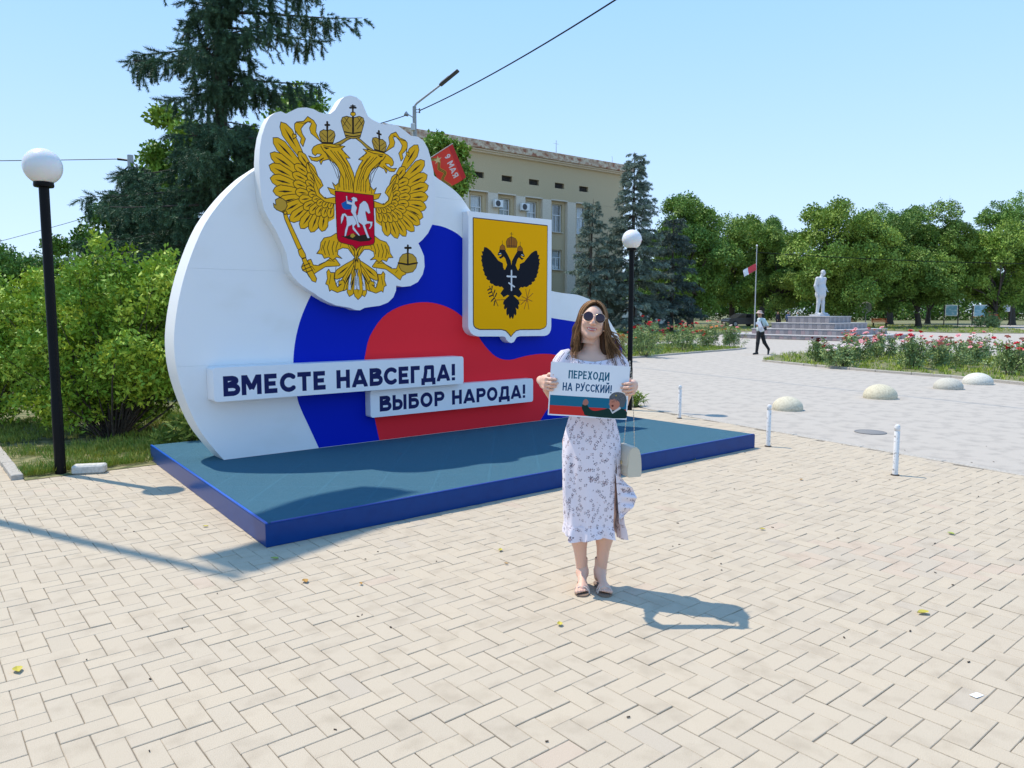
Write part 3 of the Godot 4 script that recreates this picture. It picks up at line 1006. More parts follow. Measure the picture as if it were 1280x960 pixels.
# ------------------------------------------------------------------ platform and board
func platform() -> void:
	var o = thing("stage_platform", "low blue platform covered with teal carpet under the curved white board", "platform", CORNER, GRID_YAW)
	var blue = mt(0.003, 0.045, 0.2, 0.3, 0.0, 0.3)
	grained(blue, noise(51, 0.02, [[0.0, 0.8, 0.8, 0.85], [0.5, 1.0, 1.0, 1.0], [1.0, 1.25, 1.2, 1.1]], 4), 0.7)
	var L = 5.97
	var D = 3.8
	var H = 0.165
	var skew = 0.2     # the left end runs slightly askew
	var f = MB.new()
	f.box(Vector3(L * 0.5, H * 0.5, -0.006), Vector3(L, H, 0.012), 0.003)
	part(o, "front_panel", f, blue)
	var bk = MB.new()
	bk.box(Vector3((L + skew) * 0.5, H * 0.5, -D + 0.006), Vector3(L - skew, H, 0.012), 0.003)
	part(o, "back_panel", bk, blue)
	var d = Vector3(skew, 0, -D)
	var sb = Basis(Vector3.UP.cross(-d.normalized()), Vector3.UP, -d.normalized())
	var s1 = MB.new()
	s1.box(d * 0.5 + Vector3(0.007, H * 0.5 - 0.0005, 0), Vector3(0.012, H - 0.001, d.length() - 0.03), 0.003, sb)
	part(o, "side_panel", s1, blue)
	var s2 = MB.new()
	s2.box(Vector3(L - 0.006, H * 0.5, -D * 0.5), Vector3(0.012, H - 0.001, D - 0.026), 0.003)
	part(o, "side_panel", s2, blue)
	var carpet = grained(mt(1, 1, 1, 0.95, 0.0, 0.04), noise(52, 0.4, [[0.0, 0.008, 0.055, 0.1], [0.4, 0.045, 0.14, 0.2], [0.6, 0.1, 0.2, 0.26], [1.0, 0.4, 0.47, 0.48]], 3), 2.2, noise(53, 0.4, [], 3, 512, 6.0), 1.2)
	var t = MB.new()
	t.extrude(pl([0.018, 0.015, L - 0.015, 0.015, L - 0.015, D - 0.015, skew + 0.016, D - 0.015]), H - 0.008, H + 0.004)
	part(o, "carpet", t, carpet, Vector3.ZERO, Basis(Vector3.RIGHT, -PI / 2))
	var tr = mt(0.01, 0.1, 0.5, 0.3)
	var e = MB.new()
	e.box(d * 0.5 + Vector3(0.01, H + 0.005, 0), Vector3(0.018, 0.009, d.length() - 0.01), 0.002, sb)
	part(o, "edge_trim", e, tr)
	var e2 = MB.new()
	e2.box(Vector3(L * 0.5 + 0.01, H + 0.005, -0.009), Vector3(L - 0.06, 0.008, 0.017), 0.002)
	part(o, "edge_trim", e2, mt(0.008, 0.05, 0.3, 0.35))

func board() -> void:
	var o = thing("display_board", "large curved white board with blue and red waves, gold eagle emblem and yellow shield", "display board", loc(0.538, -2.44, 0.171), GRID_YAW)
	var wm = grained(mt(0.83, 0.83, 0.83, 0.42), noise(55, 0.008, [[0.0, 0.93, 0.92, 0.89], [0.4, 0.99, 0.99, 0.985], [1.0, 1.0, 1.0, 1.0]], 5), 0.4)
	var rimm = mt(0.8, 0.79, 0.76, 0.5)
	var outl = smooth(pl(BOARD), 3)
	var body = MB.new()
	body.extrude(outl, -0.307, -0.012)
	part(o, "body", body, rimm)
	# the face is sheeting in three courses with open seams
	var cuts = [-0.1, 0.936, 1.86, 2.78, 4.0]
	for i in 4:
		var strip = PackedVector2Array([Vector2(-2, cuts[i] + 0.0005), Vector2(8, cuts[i] + 0.0005), Vector2(8, cuts[i + 1] - 0.0005), Vector2(-2, cuts[i + 1] - 0.0005)])
		var m = MB.new()
		for q in Geometry2D.intersect_polygons(outl, strip):
			m.extrude(q, -0.012, 0.0)
		part(o, "face_panel", m, wm)
	var inner = Geometry2D.offset_polygon(outl, -0.004)[0]
	var bl = MB.new()
	var rd = MB.new()
	var redp = smooth(pl(RED), 3)
	for q in Geometry2D.intersect_polygons(inner, smooth(pl(BLUE), 3)):
		for q2 in Geometry2D.clip_polygons(q, redp):
			if not Geometry2D.is_polygon_clockwise(q2) or true:
				bl.extrude(q2, 0.0, 0.002)
	for q in Geometry2D.intersect_polygons(inner, redp):
		rd.extrude(q, 0.0, 0.0028)
	part(o, "blue_field", bl, mt(0.002, 0.018, 0.42, 0.45, 0.0, 0.16))
	part(o, "red_field", rd, mt(0.88, 0.03, 0.042, 0.45, 0.0, 0.16))
	# eagle emblem: thick cut-out panel with a printed face
	var ep = pl(EAGLE_PANEL)
	var e = MB.new()
	e.extrude(ep, 0.001, 0.132)
	var epart = part(o, "emblem_panel", e, rimm)
	var W = 2.034
	var Hh = 2.226
	var ppm = 470.0
	var cv = Canvas.new(int(W * ppm), int(Hh * ppm), Color(0.80, 0.80, 0.82).linear_to_srgb())
	var gold = Color(0.88, 0.44, 0.01).linear_to_srgb()
	var ink = Color(0.03, 0.02, 0.012).linear_to_srgb()
	draw_art(cv, EAGLE_ART, EAGLE_AXIS, Vector2(0.395, 1.467), ppm, [gold, ink, Color(0.86, 0.86, 0.88), Color(0.56, 0.32, 0.04).linear_to_srgb(), Color(0.6, 0.0, 0.025).linear_to_srgb(), Color(0.01, 0.12, 0.4).linear_to_srgb()], 3.2)
	var fm = mt(1, 1, 1, 0.45, 0.0, 0.2)
	fm.albedo_texture = cv.tex()
	var pr = MB.new()
	pr.extrude(ep, 0.132, 0.1345, Vector2(0.395, 1.467), Vector2(1.0 / W, 1.0 / Hh), 0.8, false)
	part(epart, "emblem_print", pr, fm)
	# yellow shield
	var sp = pl(SHIELD_PANEL)
	var s = MB.new()
	s.extrude(sp, 0.003, 0.123)
	var spart = part(o, "shield_panel", s, mt(0.82, 0.82, 0.83, 0.45))
	var yp = pl(YELLOW)
	var ib = MB.new()
	ib.extrude(Geometry2D.offset_polygon(yp, 0.012)[0], 0.123, 0.1245)
	part(spart, "shield_outline", ib, mt(0.02, 0.01, 0.012, 0.5))
	var hv = Canvas.new(900, 900, Color(0.95, 0.43, 0.001).linear_to_srgb())
	var dk = Color(0.012, 0.014, 0.022).linear_to_srgb()
	draw_art(hv, HERB_ART, HERB_AXIS, Vector2(2.95, 1.13), 600.0, [dk, dk, Color(0.85, 0.85, 0.85), Color(0.2, 0.06, 0.02).linear_to_srgb(), dk, dk, Color(0.36, 0.13, 0.02).linear_to_srgb()], 2.0)
	var hm = mt(1, 1, 1, 0.45, 0.0, 0.16)
	hm.albedo_texture = hv.tex()
	var yb = MB.new()
	yb.extrude(yp, 0.1245, 0.1275, Vector2(2.95, 1.13), Vector2(1.0 / 1.5, 1.0 / 1.5), 0.8, false)
	part(spart, "shield_print", yb, hm)
	# two slogan boxes
	plaque(o, "ВМЕСТЕ НАВСЕГДА!", -0.135, 0.6, 2.9, 0.325, 0.2, 0.086, 2.693, 0.048, 0.192)
	plaque(o, "ВЫБОР НАРОДА!", 1.562, 0.288, 2.375, 0.303, 0.118, 0.113, 2.13, 0.06, 0.172)

func plaque(o: Node3D, text: String, x: float, y: float, w: float, h: float, d: float, tx: float, tw: float, ty: float, th: float) -> void:
	var p = PackedVector2Array()
	for k in [[w - 0.03, 0.03, -90], [w - 0.03, h - 0.03, 0], [0.03, h - 0.03, 90], [0.03, 0.03, 180]]:
		for q in arc(k[0], k[1], 0.03, 0.03, k[2], k[2] + 90, 4):
			p.append(Vector2(x + q[0], y + q[1]))
	var b = MB.new()
	b.extrude(p, 0.004, d - 0.003)
	var bp = part(o, "slogan_box", b, mt(0.8, 0.8, 0.8, 0.45))
	var ppm = 420.0
	var cv = Canvas.new(int(w * ppm), int(h * ppm), Color(0.81, 0.81, 0.82).linear_to_srgb())
	write(cv, text, tx * ppm, cv.h - ty * ppm, tw * ppm, th * ppm, Color(0.012, 0.018, 0.09).linear_to_srgb(), 0.12, 0.125)
	var m = mt(1, 1, 1, 0.45, 0.0, 0.2)
	m.albedo_texture = cv.tex()
	var f = MB.new()
	f.extrude(p, d - 0.003, d, Vector2(x, y), Vector2(1.0 / w, 1.0 / h), 0.8, false)
	part(bp, "slogan_print", f, m)

# ------------------------------------------------------------------ office block
func building() -> void:
	var o = thing("office_building", "long tan brick office block with tall windows, pale piers and rusty parapet", "building", Vector3(10, 0, -68), atan2(0.613, 0.79))
	var brick = grained(mt(1, 1, 1, 0.9), noise(61, 0.05, [[0.0, 0.37, 0.29, 0.165], [0.4, 0.48, 0.385, 0.235], [0.65, 0.54, 0.435, 0.275], [1.0, 0.62, 0.52, 0.35]], 6), 0.7)
	var pier = grained(mt(1, 1, 1, 0.9), noise(62, 0.06, [[0.0, 0.5, 0.43, 0.33], [0.5, 0.64, 0.56, 0.45], [1.0, 0.72, 0.65, 0.54]], 5), 0.3)
	var rust = grained(mt(1, 1, 1, 0.9), noise(63, 0.018, [[0.0, 0.2, 0.075, 0.045], [0.4, 0.34, 0.15, 0.09], [0.5, 0.5, 0.4, 0.28], [0.7, 0.62, 0.54, 0.41], [1.0, 0.36, 0.18, 0.11]], 6), 0.22)
	var white = mt(0.75, 0.76, 0.76, 0.4)
	var plaster = mt(0.5, 0.48, 0.44, 0.9)
	var glass = mt(0.6, 0.7, 0.75, 0.03)
	glass.transparency = BaseMaterial3D.TRANSPARENCY_ALPHA
	glass.albedo_color.a = 0.12
	glass.metallic_specular = 0.9
	var cloth = mt(0.62, 0.66, 0.68, 0.9)
	var w = MB.new()
	var n = 7
	w.box(Vector3(-12.0, 7.0, -9.9), Vector3(24, 13.9, 11.8))            # core of the block, behind the rooms
	for x in [-0.2, -23.8]:
		w.box(Vector3(x, 7.0, -2.4), Vector3(0.4, 13.9, 3.2))
	for y in [0.05, 4.3, 7.6, 11.2, 13.6]:
		w.box(Vector3(-12.0, y, -2.42), Vector3(23.2, 0.2, 3.2))
	w.box(Vector3(-1.9, 5.42, -0.4), Vector3(3.8, 10.84, 0.8))            # blank end bay
	w.box(Vector3(-12.0, 11.345, -0.4), Vector3(24, 0.99, 0.8))           # band under the vents
	w.box(Vector3(-12.0, 13.02, -0.4), Vector3(24, 1.46, 0.8))
	var pr = MB.new()
	var rows = [[1.25, 2.8], [5.17, 6.83], [8.28, 10.58]]
	var last = 0.0
	for k in n:
		var s = 4.9 + 2.75 * k
		# vent row
		w.box(Vector3(-(last + s - 0.52) * 0.5, 12.065, -0.4), Vector3(s - 0.52 - last, 0.45, 0.799))
		last = s + 0.52
		# recessed bay between the piers
		for sd in [-1.0, 1.0]:
			w.box(Vector3(-s + sd * 0.725, 5.42, -0.45), Vector3(0.35, 10.84, 0.35))
		var y0 = 0.0
		for rw in rows:
			w.box(Vector3(-s, (y0 + rw[0]) * 0.5, -0.45), Vector3(1.1, rw[0] - y0, 0.349))
			y0 = rw[1]
		w.box(Vector3(-s, (y0 + 10.84) * 0.5, -0.45), Vector3(1.1, 10.84 - y0, 0.349))
		pr.box(Vector3(-s - 1.375, 5.42, -0.31), Vector3(0.949, 10.84, 0.66))
		if k > 7:
			continue
		for ri in 3:
			var rw = rows[ri]
			var h = rw[1] - rw[0]
			var wn = Node3D.new()
			wn.name = "window"
			o.add_child(wn, true)
			wn.position = Vector3(-s, rw[0], -0.5)
			var f = MB.new()
			for x in [-0.52, 0.52]:
				f.box(Vector3(x, h * 0.5, 0), Vector3(0.06, h, 0.07))
			f.box(Vector3(0.02, h * 0.31, 0), Vector3(0.05, h * 0.58, 0.06))
			for y in [0.03, h * 0.62, h - 0.03]:
				f.box(Vector3(0, y, 0.001), Vector3(0.98, 0.06, 0.068))
			part(wn, "frame", f, white)
			var g = MB.new()
			g.box(Vector3(0, h * 0.5, -0.02), Vector3(0.98, h - 0.06, 0.008))
			part(wn, "pane", g, glass)
			var sl = MB.new()
			sl.box(Vector3(0, -0.03, 0.2), Vector3(1.2, 0.05, 0.36))
			part(wn, "sill", sl, pier)
			if ri > 0:
				var c = MB.new()
				var half = 0.98 if (k * 3 + ri) % 4 != 1 else 0.4
				for q in 14:
					var x = -0.49 + half * q / 14.0
					c.box(Vector3(x + half / 28.0, h * 0.5, -0.16 - 0.02 * (q % 2)), Vector3(half / 14.0, h - 0.1, 0.01))
				part(wn, "curtain", c, cloth)
		var v = MB.new()
		for q in 5:
			v.box(Vector3(-s, 11.9 + q * 0.085, -0.2), Vector3(1.03, 0.02, 0.1), 0.0, Basis(Vector3.RIGHT, 0.6))
		part(o, "vent", v, mt(0.06, 0.055, 0.05, 0.8))
		var line = MB.new()
		line.box(Vector3(-s, 10.87, -0.03), Vector3(1.8, 0.1, 0.1))
		part(o, "string_course", line, pier)
	w.box(Vector3(-(last + 24) * 0.5, 12.065, -0.4), Vector3(24 - last, 0.45, 0.799))
	part(o, "wall", w, brick)
	part(o, "pier", pr, pier)
	var c1 = MB.new()
	c1.box(Vector3(-11.9, 13.8, -0.2), Vector3(24.4, 0.14, 0.9), 0.03)
	c1.box(Vector3(-11.8, 13.9, -0.1), Vector3(24.8, 0.1, 1.1), 0.02)
	part(o, "cornice", c1, pier)
	var pa = MB.new()
	pa.box(Vector3(-11.8, 14.25, -7.5), Vector3(24.9, 0.58, 16.2), 0.02)
	part(o, "parapet", pa, rust)
	var an = MB.new()
	an.tube([Vector3(-6.3, 14.3, -2), Vector3(-6.3, 16.3, -2)], [0.04, 0.02], 6)
	an.tube([Vector3(-6.6, 16.0, -2), Vector3(-6.0, 16.0, -2)], [0.012, 0.012], 5)
	part(o, "antenna", an, M.steel)
	var di = MB.new()
	di.tube([Vector3(-0.5, 14.3, -1), Vector3(-0.5, 15.2, -1)], [0.02, 0.02], 6)
	di.tube([Vector3(-0.5, 15.2, -1), Vector3(-0.7, 15.4, -0.8), Vector3(-1.0, 15.35, -0.6)], [0.015, 0.015, 0.015], 5)
	part(o, "antenna", di, M.steel)
	# air conditioners on brackets
	var frame = Basis(Vector3.UP, atan2(0.613, 0.79))
	for a in [[14.25, 9.72, "white air conditioner beside the left of two upper windows, nearer the red flag"], [11.6, 9.68, "white air conditioner beside the upper window above the yellow shield"], [1.2, 3.4, "white air conditioner low on the blank end wall behind the spruces"]]:
		var ac = thing("air_conditioner", a[2], "air conditioner", Vector3(10, 0, -68) + frame * Vector3(-a[0], a[1], 0.16), atan2(0.613, 0.79), "air conditioners on the office block")
		var b = MB.new()
		b.box(Vector3(0, 0.28, 0.14), Vector3(0.82, 0.56, 0.28), 0.02)
		part(ac, "casing", b, white)
		var fan = MB.new()
		fan.lathe([Vector2(0.2, 0.0), Vector2(0.23, 0.012), Vector2(0.23, 0.0)], 20, Vector3(-0.1, 0.28, 0.28), Basis(Vector3.RIGHT, PI / 2))
		fan.lathe([Vector2(0.0, 0.004), Vector2(0.2, 0.004)], 20, Vector3(-0.1, 0.28, 0.28), Basis(Vector3.RIGHT, PI / 2))
		part(ac, "fan_grille", fan, mt(0.06, 0.06, 0.065, 0.6))
		for x in [-0.3, 0.3]:
			var br = MB.new()
			br.box(Vector3(x, -0.02, 0.1), Vector3(0.04, 0.04, 0.4))
			part(ac, "bracket", br, M.steel)

# ------------------------------------------------------------------ people
func hand(mb: MB, at: Vector3, b: Basis, curl: float, cell := 0.0032, color = null) -> void:
	# palm in the x-y plane: fingers towards +y, thumb on the +x side, palm facing +z; curl bends the fingers to +z
	var f = Field.new(Vector3(-0.085, -0.07, -0.045), Vector3(0.1, 0.17, 0.11), cell)
	f.cap(Vector3(0, -0.06, 0), Vector3(0, -0.01, 0), 0.024, 0.026, 0.02)
	f.cap(Vector3(-0.024, 0.0, 0), Vector3(-0.026, 0.055, 0), 0.013, 0.012, 0.02)
	f.cap(Vector3(0.0, 0.0, 0.0), Vector3(0.0, 0.06, 0), 0.014, 0.0125, 0.02)
	f.cap(Vector3(0.022, 0.0, 0), Vector3(0.026, 0.058, 0), 0.014, 0.012, 0.02)
	var ln = [0.026, 0.031, 0.034, 0.03]
	for i in 4:
		var p = Vector3(-0.029 + i * 0.0195, 0.056 + [0.0, 0.006, 0.008, 0.004][i], 0.0)
		var r = [0.0078, 0.0088, 0.0092, 0.0088][i]
		var a = curl * 0.55
		for s in 3:
			var d = Vector3(0, cos(a), sin(a)) * ln[i] * [1.0, 0.72, 0.55][s]
			f.cap(p, p + d, r * (1.0 - 0.08 * s), r * (0.92 - 0.08 * s), 0.004)
			p += d
			a += curl * [0.75, 0.55, 0.4][s]
	f.cap(Vector3(0.02, 0.0, 0.008), Vector3(0.046, 0.03, 0.022), 0.014, 0.0105, 0.014)
	f.cap(Vector3(0.046, 0.03, 0.022), Vector3(0.05, 0.058, 0.036), 0.0105, 0.008, 0.006)
	f.to(mb, Transform3D(b, at), color)

func woman() -> void:
	var o = thing("person", "woman in a white floral midi dress and sunglasses holding up a printed poster", "person", Vector3(0.458, 0, -4.25))
	var skin = mt(1, 1, 1, 0.5, 0.0, 0.4)
	skin.vertex_color_use_as_albedo = true
	skin.subsurf_scatter_enabled = true
	skin.subsurf_scatter_strength = 0.12
	var tone = Color(0.72, 0.44, 0.325)
	var hb = Basis.from_euler(Vector3(-0.14, 0.0, -0.17))
	var hc = Vector3(-0.004, 1.572, 0.02)
	var mb = MB.new()
	mb.tint = tone
	var f = Field.new(Vector3(-0.36, 0.02, -0.2), Vector3(0.36, 1.62, 0.3), 0.0115)
	f.cap(Vector3(0.0, 1.36, -0.015), Vector3(-0.004, 1.52, 0.0), 0.051, 0.046, 0.02)        # neck
	f.cap(Vector3(-0.125, 1.352, -0.02), Vector3(0.115, 1.342, -0.02), 0.044, 0.044, 0.05)      # shoulders
	f.ell(Vector3(0, 1.28, 0.0), Vector3(0.14, 0.1, 0.085), 0.05)
	f.cap(Vector3(-0.06, 1.362, 0.035), Vector3(-0.13, 1.375, 0.0), 0.012, 0.012, 0.03)        # collar bones
	f.cap(Vector3(0.055, 1.36, 0.035), Vector3(0.125, 1.36, 0.0), 0.012, 0.012, 0.03)
	f.ell(Vector3(0, 1.1, 0), Vector3(0.12, 0.2, 0.08), 0.05)
	f.ell(Vector3(0, 0.9, -0.01), Vector3(0.15, 0.13, 0.1), 0.06)
	for a in [[-1.0, Vector3(-0.145, 1.345, -0.02), Vector3(-0.17, 1.08, 0.02), Vector3(-0.268, 1.195, 0.13)], [1.0, Vector3(0.132, 1.335, -0.02), Vector3(0.145, 1.07, 0.02), Vector3(0.19, 1.17, 0.13)]]:
		f.cap(a[1], a[2], 0.045, 0.036, 0.03)
		f.cap(a[2], a[2].lerp(a[3], 0.4), 0.034, 0.034, 0.02)
		f.cap(a[2].lerp(a[3], 0.4), a[3], 0.034, 0.022, 0.02)
	for a in [[Vector3(-0.085, 0.86, -0.01), Vector3(-0.076, 0.46, 0.02), Vector3(-0.045, 0.09, -0.045)], [Vector3(0.085, 0.86, -0.01), Vector3(0.088, 0.46, 0.02), Vector3(0.072, 0.09, -0.045)]]:
		f.cap(a[0], a[1], 0.082, 0.053, 0.03)
		f.ell(a[1].lerp(a[2], 0.28) + Vector3(0, 0, -0.014), Vector3(0.05, 0.12, 0.052), 0.03)
		f.cap(a[1], a[1].lerp(a[2], 0.35), 0.05, 0.046, 0.03)
		f.cap(a[1].lerp(a[2], 0.35), a[2], 0.045, 0.029, 0.03)
	f.to(mb, Transform3D.IDENTITY, func(_p): return tone)
	# feet
	for a in [[-0.046, -0.1], [0.068, 0.1]]:
		var ft = Field.new(Vector3(-0.07, -0.005, -0.13), Vector3(0.07, 0.17, 0.18), 0.0055)
		ft.cap(Vector3(0, 0.16, -0.05), Vector3(0, 0.09, -0.05), 0.031, 0.03, 0.02)
		ft.cap(Vector3(0, 0.09, -0.05), Vector3(0, 0.045, -0.075), 0.031, 0.03, 0.02)
		ft.cap(Vector3(0, 0.075, -0.03), Vector3(0, 0.032, 0.075), 0.03, 0.019, 0.03)
		ft.cap(Vector3(-0.018, 0.03, 0.06), Vector3(0.02, 0.028, 0.055), 0.018, 0.017, 0.02)
		for i in 5:
			var x = (-0.03 + i * 0.0148) * signf(-a[1])
			ft.cap(Vector3(x * 0.9, 0.026, 0.075), Vector3(x, 0.022, 0.118 - 0.008 * i), 0.0105 - 0.0009 * i, 0.0105 - 0.0009 * i, 0.004)
		ft.to(mb, Transform3D(Basis(Vector3.UP, a[1]), Vector3(a[0], 0.004, 0.005)), func(_p): return tone)
	# head
	var h = Field.new(Vector3(-0.1, -0.135, -0.12), Vector3(0.1, 0.125, 0.125), 0.0034)
	h.ell(Vector3(0, 0.02, -0.018), Vector3(0.066, 0.083, 0.083), 0.02)
	h.ell(Vector3(0, -0.025, 0.016), Vector3(0.056, 0.075, 0.062), 0.03)
	h.cap(Vector3(-0.048, -0.05, -0.01), Vector3(-0.012, -0.09, 0.048), 0.02, 0.013, 0.03)
	h.cap(Vector3(0.048, -0.05, -0.01), Vector3(0.012, -0.09, 0.048), 0.02, 0.013, 0.03)
	h.ell(Vector3(0, -0.088, 0.05), Vector3(0.02, 0.014, 0.016), 0.02)
	h.cap(Vector3(0, -0.05, -0.02), Vector3(0.004, -0.13, -0.03), 0.045, 0.046, 0.03)
	for s in [-1.0, 1.0]:
		h.ell(Vector3(s * 0.033, -0.028, 0.056), Vector3(0.021, 0.02, 0.018), 0.02)
		h.ell(Vector3(s * 0.029, 0.006, 0.078), Vector3(0.015, 0.009, 0.012), 0.012, Basis.IDENTITY, true)
		h.ell(Vector3(s * 0.03, 0.004, 0.062), Vector3(0.0125, 0.0125, 0.0125), 0.004)
		h.ell(Vector3(s * 0.071, -0.012, -0.01), Vector3(0.008, 0.026, 0.016), 0.006)
		h.ell(Vector3(s * 0.01, -0.031, 0.083), Vector3(0.0075, 0.006, 0.008), 0.006)
	h.cap(Vector3(0, 0.012, 0.076), Vector3(0, -0.026, 0.092), 0.007, 0.0095, 0.01)
	h.ell(Vector3(0, -0.0535, 0.072), Vector3(0.028, 0.0042, 0.01), 0.005)
	h.ell(Vector3(0, -0.067, 0.07), Vector3(0.023, 0.0055, 0.01), 0.006)
	h.to(mb, Transform3D(hb, hc), func(p: Vector3):
		var smile = p.y - 0.3 * p.x * p.x * 30.0
		if p.z > 0.052 and absf(p.x) < 0.022 and absf(smile + 0.0605) < 0.0025:
			return Color(0.75, 0.72, 0.68)
		if p.z > 0.05 and absf(p.x) < 0.03 and absf(smile + 0.0605) < 0.0095 * sqrt(maxf(0.0, 1.0 - p.x * p.x / 0.0009)):
			return Color(0.55, 0.17, 0.15)
		if p.z > 0.05 and absf(absf(p.x) - 0.031) < 0.019 and absf(p.y - 0.024 + absf(absf(p.x) - 0.03) * 0.25) < 0.0035:
			return Color(0.16, 0.09, 0.055)
		return tone)
	# hands: fingers closed round the edges of the poster, thumbs behind
	hand(mb, Vector3(-0.287, 1.24, 0.188), Basis(Vector3(0.1, 1.0, 0.05), Vector3(0.2, -0.05, 1.0), Vector3(1, 0, 0)).orthonormalized(), 1.25, 0.0034, func(_p): return tone)
	hand(mb, Vector3(0.206, 1.215, 0.188), Basis(Vector3(-0.1, 1.0, 0.05), Vector3(-0.2, -0.05, 1.0), Vector3(-1, 0, 0)).orthonormalized(), 1.25, 0.0034, func(_p): return tone)
	part(o, "body", mb, skin)
	# hair: a soft mass under many separate strands, parted in the middle and blown to one side
	var hm = mt(1, 1, 1, 0.45, 0.0, 0.25)
	hm.vertex_color_use_as_albedo = true
	var hr = MB.new()
	var hf = Field.new(Vector3(-0.2, -0.26, -0.15), Vector3(0.24, 0.13, 0.11), 0.007)
	hf.ell(Vector3(0, 0.026, -0.026), Vector3(0.075, 0.087, 0.086), 0.02)
	hf.cap(Vector3(-0.062, 0.03, -0.02), Vector3(-0.077, -0.06, -0.02), 0.021, 0.023, 0.02)
	hf.cap(Vector3(-0.077, -0.06, -0.02), Vector3(-0.088, -0.16, 0.0), 0.023, 0.014, 0.02)
	hf.cap(Vector3(0.062, 0.03, -0.02), Vector3(0.078, -0.06, -0.03), 0.021, 0.025, 0.02)
	hf.cap(Vector3(0.078, -0.06, -0.03), Vector3(0.102, -0.17, -0.02), 0.026, 0.016, 0.02)
	hf.cap(Vector3(-0.03, -0.02, -0.08), Vector3(-0.04, -0.2, -0.075), 0.05, 0.035, 0.03)
	hf.cap(Vector3(0.03, -0.02, -0.08), Vector3(0.06, -0.22, -0.07), 0.05, 0.04, 0.03)
	hf.ell(Vector3(0, -0.035, 0.075), Vector3(0.056, 0.115, 0.075), 0.01, Basis.IDENTITY, true)
	hf.to(hr, Transform3D(hb, hc), func(_p): return Color(0.07, 0.034, 0.016))
	var r = rng(72)
	for i in 620:
		hr.tint = Color(0.07, 0.033, 0.015).lerp(Color(0.42, 0.22, 0.095), pow(r.randf(), 1.2))
		var sd = -1.0 if i % 2 == 0 else 1.0
		var zz = r.randf_range(-0.1, 0.05)
		var pts: Array = []
		var rad: Array = []
		var wide = r.randf_range(0.97, 1.03)
		var reach = r.randf_range(0.6, 1.18)
		for k in 6:
			var a = lerpf(0.04, 1.45, k / 5.0)
			var q = Vector3(sd * sin(a) * 0.077, 0.026 + cos(a) * 0.089, zz * (1.0 - 0.15 * k / 5.0)) * wide
			q.y -= maxf(0.0, zz) * 0.35
			q.x *= sqrt(maxf(0.12, 1.0 - pow((q.z + 0.026) / 0.1, 2.0)))
			if q.z > 0.0:
				q.x += sd * 0.008 * k / 5.0
				q.z *= 1.0 - 0.35 * k / 5.0
			pts.append(q)
			rad.append(0.0019)
		var e: Vector3 = pts[5]
		var dx = r.randf_range(-0.02, 0.03) * sd + 0.02 + (0.03 * reach if sd > 0.0 else 0.0)
		for k in 5:
			var t = (k + 1) / 5.0
			pts.append(e + Vector3(sd * (0.026 if sd > 0.0 else 0.01) * t + dx * t * t, -0.235 * reach * t, 0.015 * sin(t * 4.0 + i) * t - 0.012 * t))
			rad.append(0.0019 * (1.0 - 0.75 * t))
		for k in pts.size():
			pts[k] = hc + hb * pts[k]
		hr.tube(pts, rad, 4, false)
	for i in 44:   # locks blown out to one side
		hr.tint = Color(0.07, 0.033, 0.015).lerp(Color(0.42, 0.22, 0.095), pow(r.randf(), 1.2))
		var s = Vector3(0.09 + r.randf() * 0.02, -0.03 - r.randf() * 0.1, -0.03 + r.randf_range(-0.02, 0.02))
		var e = s + Vector3(r.randf_range(0.05, 0.14), r.randf_range(-0.16, -0.02), r.randf_range(-0.02, 0.03))
		var mid = s.lerp(e, 0.5) + Vector3(0.0, r.randf_range(0.005, 0.03), 0)
		hr.tube([hc + hb * s, hc + hb * s.lerp(mid, 0.6), hc + hb * mid, hc + hb * mid.lerp(e, 0.6), hc + hb * e], [0.003, 0.003, 0.0026, 0.002, 0.0006], 4, false)
	part(o, "hair", hr, hm)
	# sunglasses
	var gl = Node3D.new()
	gl.name = "sunglasses"
	o.add_child(gl)
	gl.transform = Transform3D(hb, hc + hb * Vector3(0, 0.006, 0.098))
	var gold = mt(0.7, 0.5, 0.36, 0.25, 0.9)
	var fr = MB.new()
	for s in [-1.0, 1.0]:
		var ring: Array = []
		var rr: Array = []
		for k in 25:
			var a = TAU * k / 24.0
			ring.append(Vector3(s * 0.033 + cos(a) * 0.0275, sin(a) * 0.0265, -0.008 * absf(cos(a) * 0.5 + s * 0.5)))
			rr.append(0.0013)
		fr.tube(ring, rr, 6, false)
		fr.tube([Vector3(s * 0.06, 0.006, -0.008), Vector3(s * 0.071, 0.006, -0.02), Vector3(s * 0.074, 0.0, -0.1)], [0.0015, 0.0015, 0.0015], 6)
	fr.tube([Vector3(-0.008, 0.012, 0), Vector3(0.0, 0.014, 0.002), Vector3(0.008, 0.012, 0)], [0.0014, 0.0014, 0.0014], 6)
	part(gl, "frame", fr, gold)
	for s in [-1.0, 1.0]:
		var ln = MB.new()
		ln.ball(Vector3(s * 0.033, 0, -0.004), Vector3(0.0268, 0.0258, 0.003), Basis(Vector3.UP, s * 0.15), 24, 8)
		part(gl, "lens", ln, mt(0.03, 0.008, 0.022, 0.06, 0.0, 0.5))
	for s in [-1.0, 1.0]:
		var er = MB.new()
		er.ball(hc + hb * Vector3(s * 0.074, -0.046, 0.004), Vector3(0.006, 0.008, 0.006), Basis.IDENTITY, 10, 8)
		part(o, "earring", er, mt(0.75, 0.6, 0.45, 0.2, 0.8))
	# dress
	var dm = mt(1, 1, 1, 0.85, 0.0, 0.3)
	var cv = Canvas.new(1024, 1024, Color(0.78, 0.715, 0.765).linear_to_srgb())
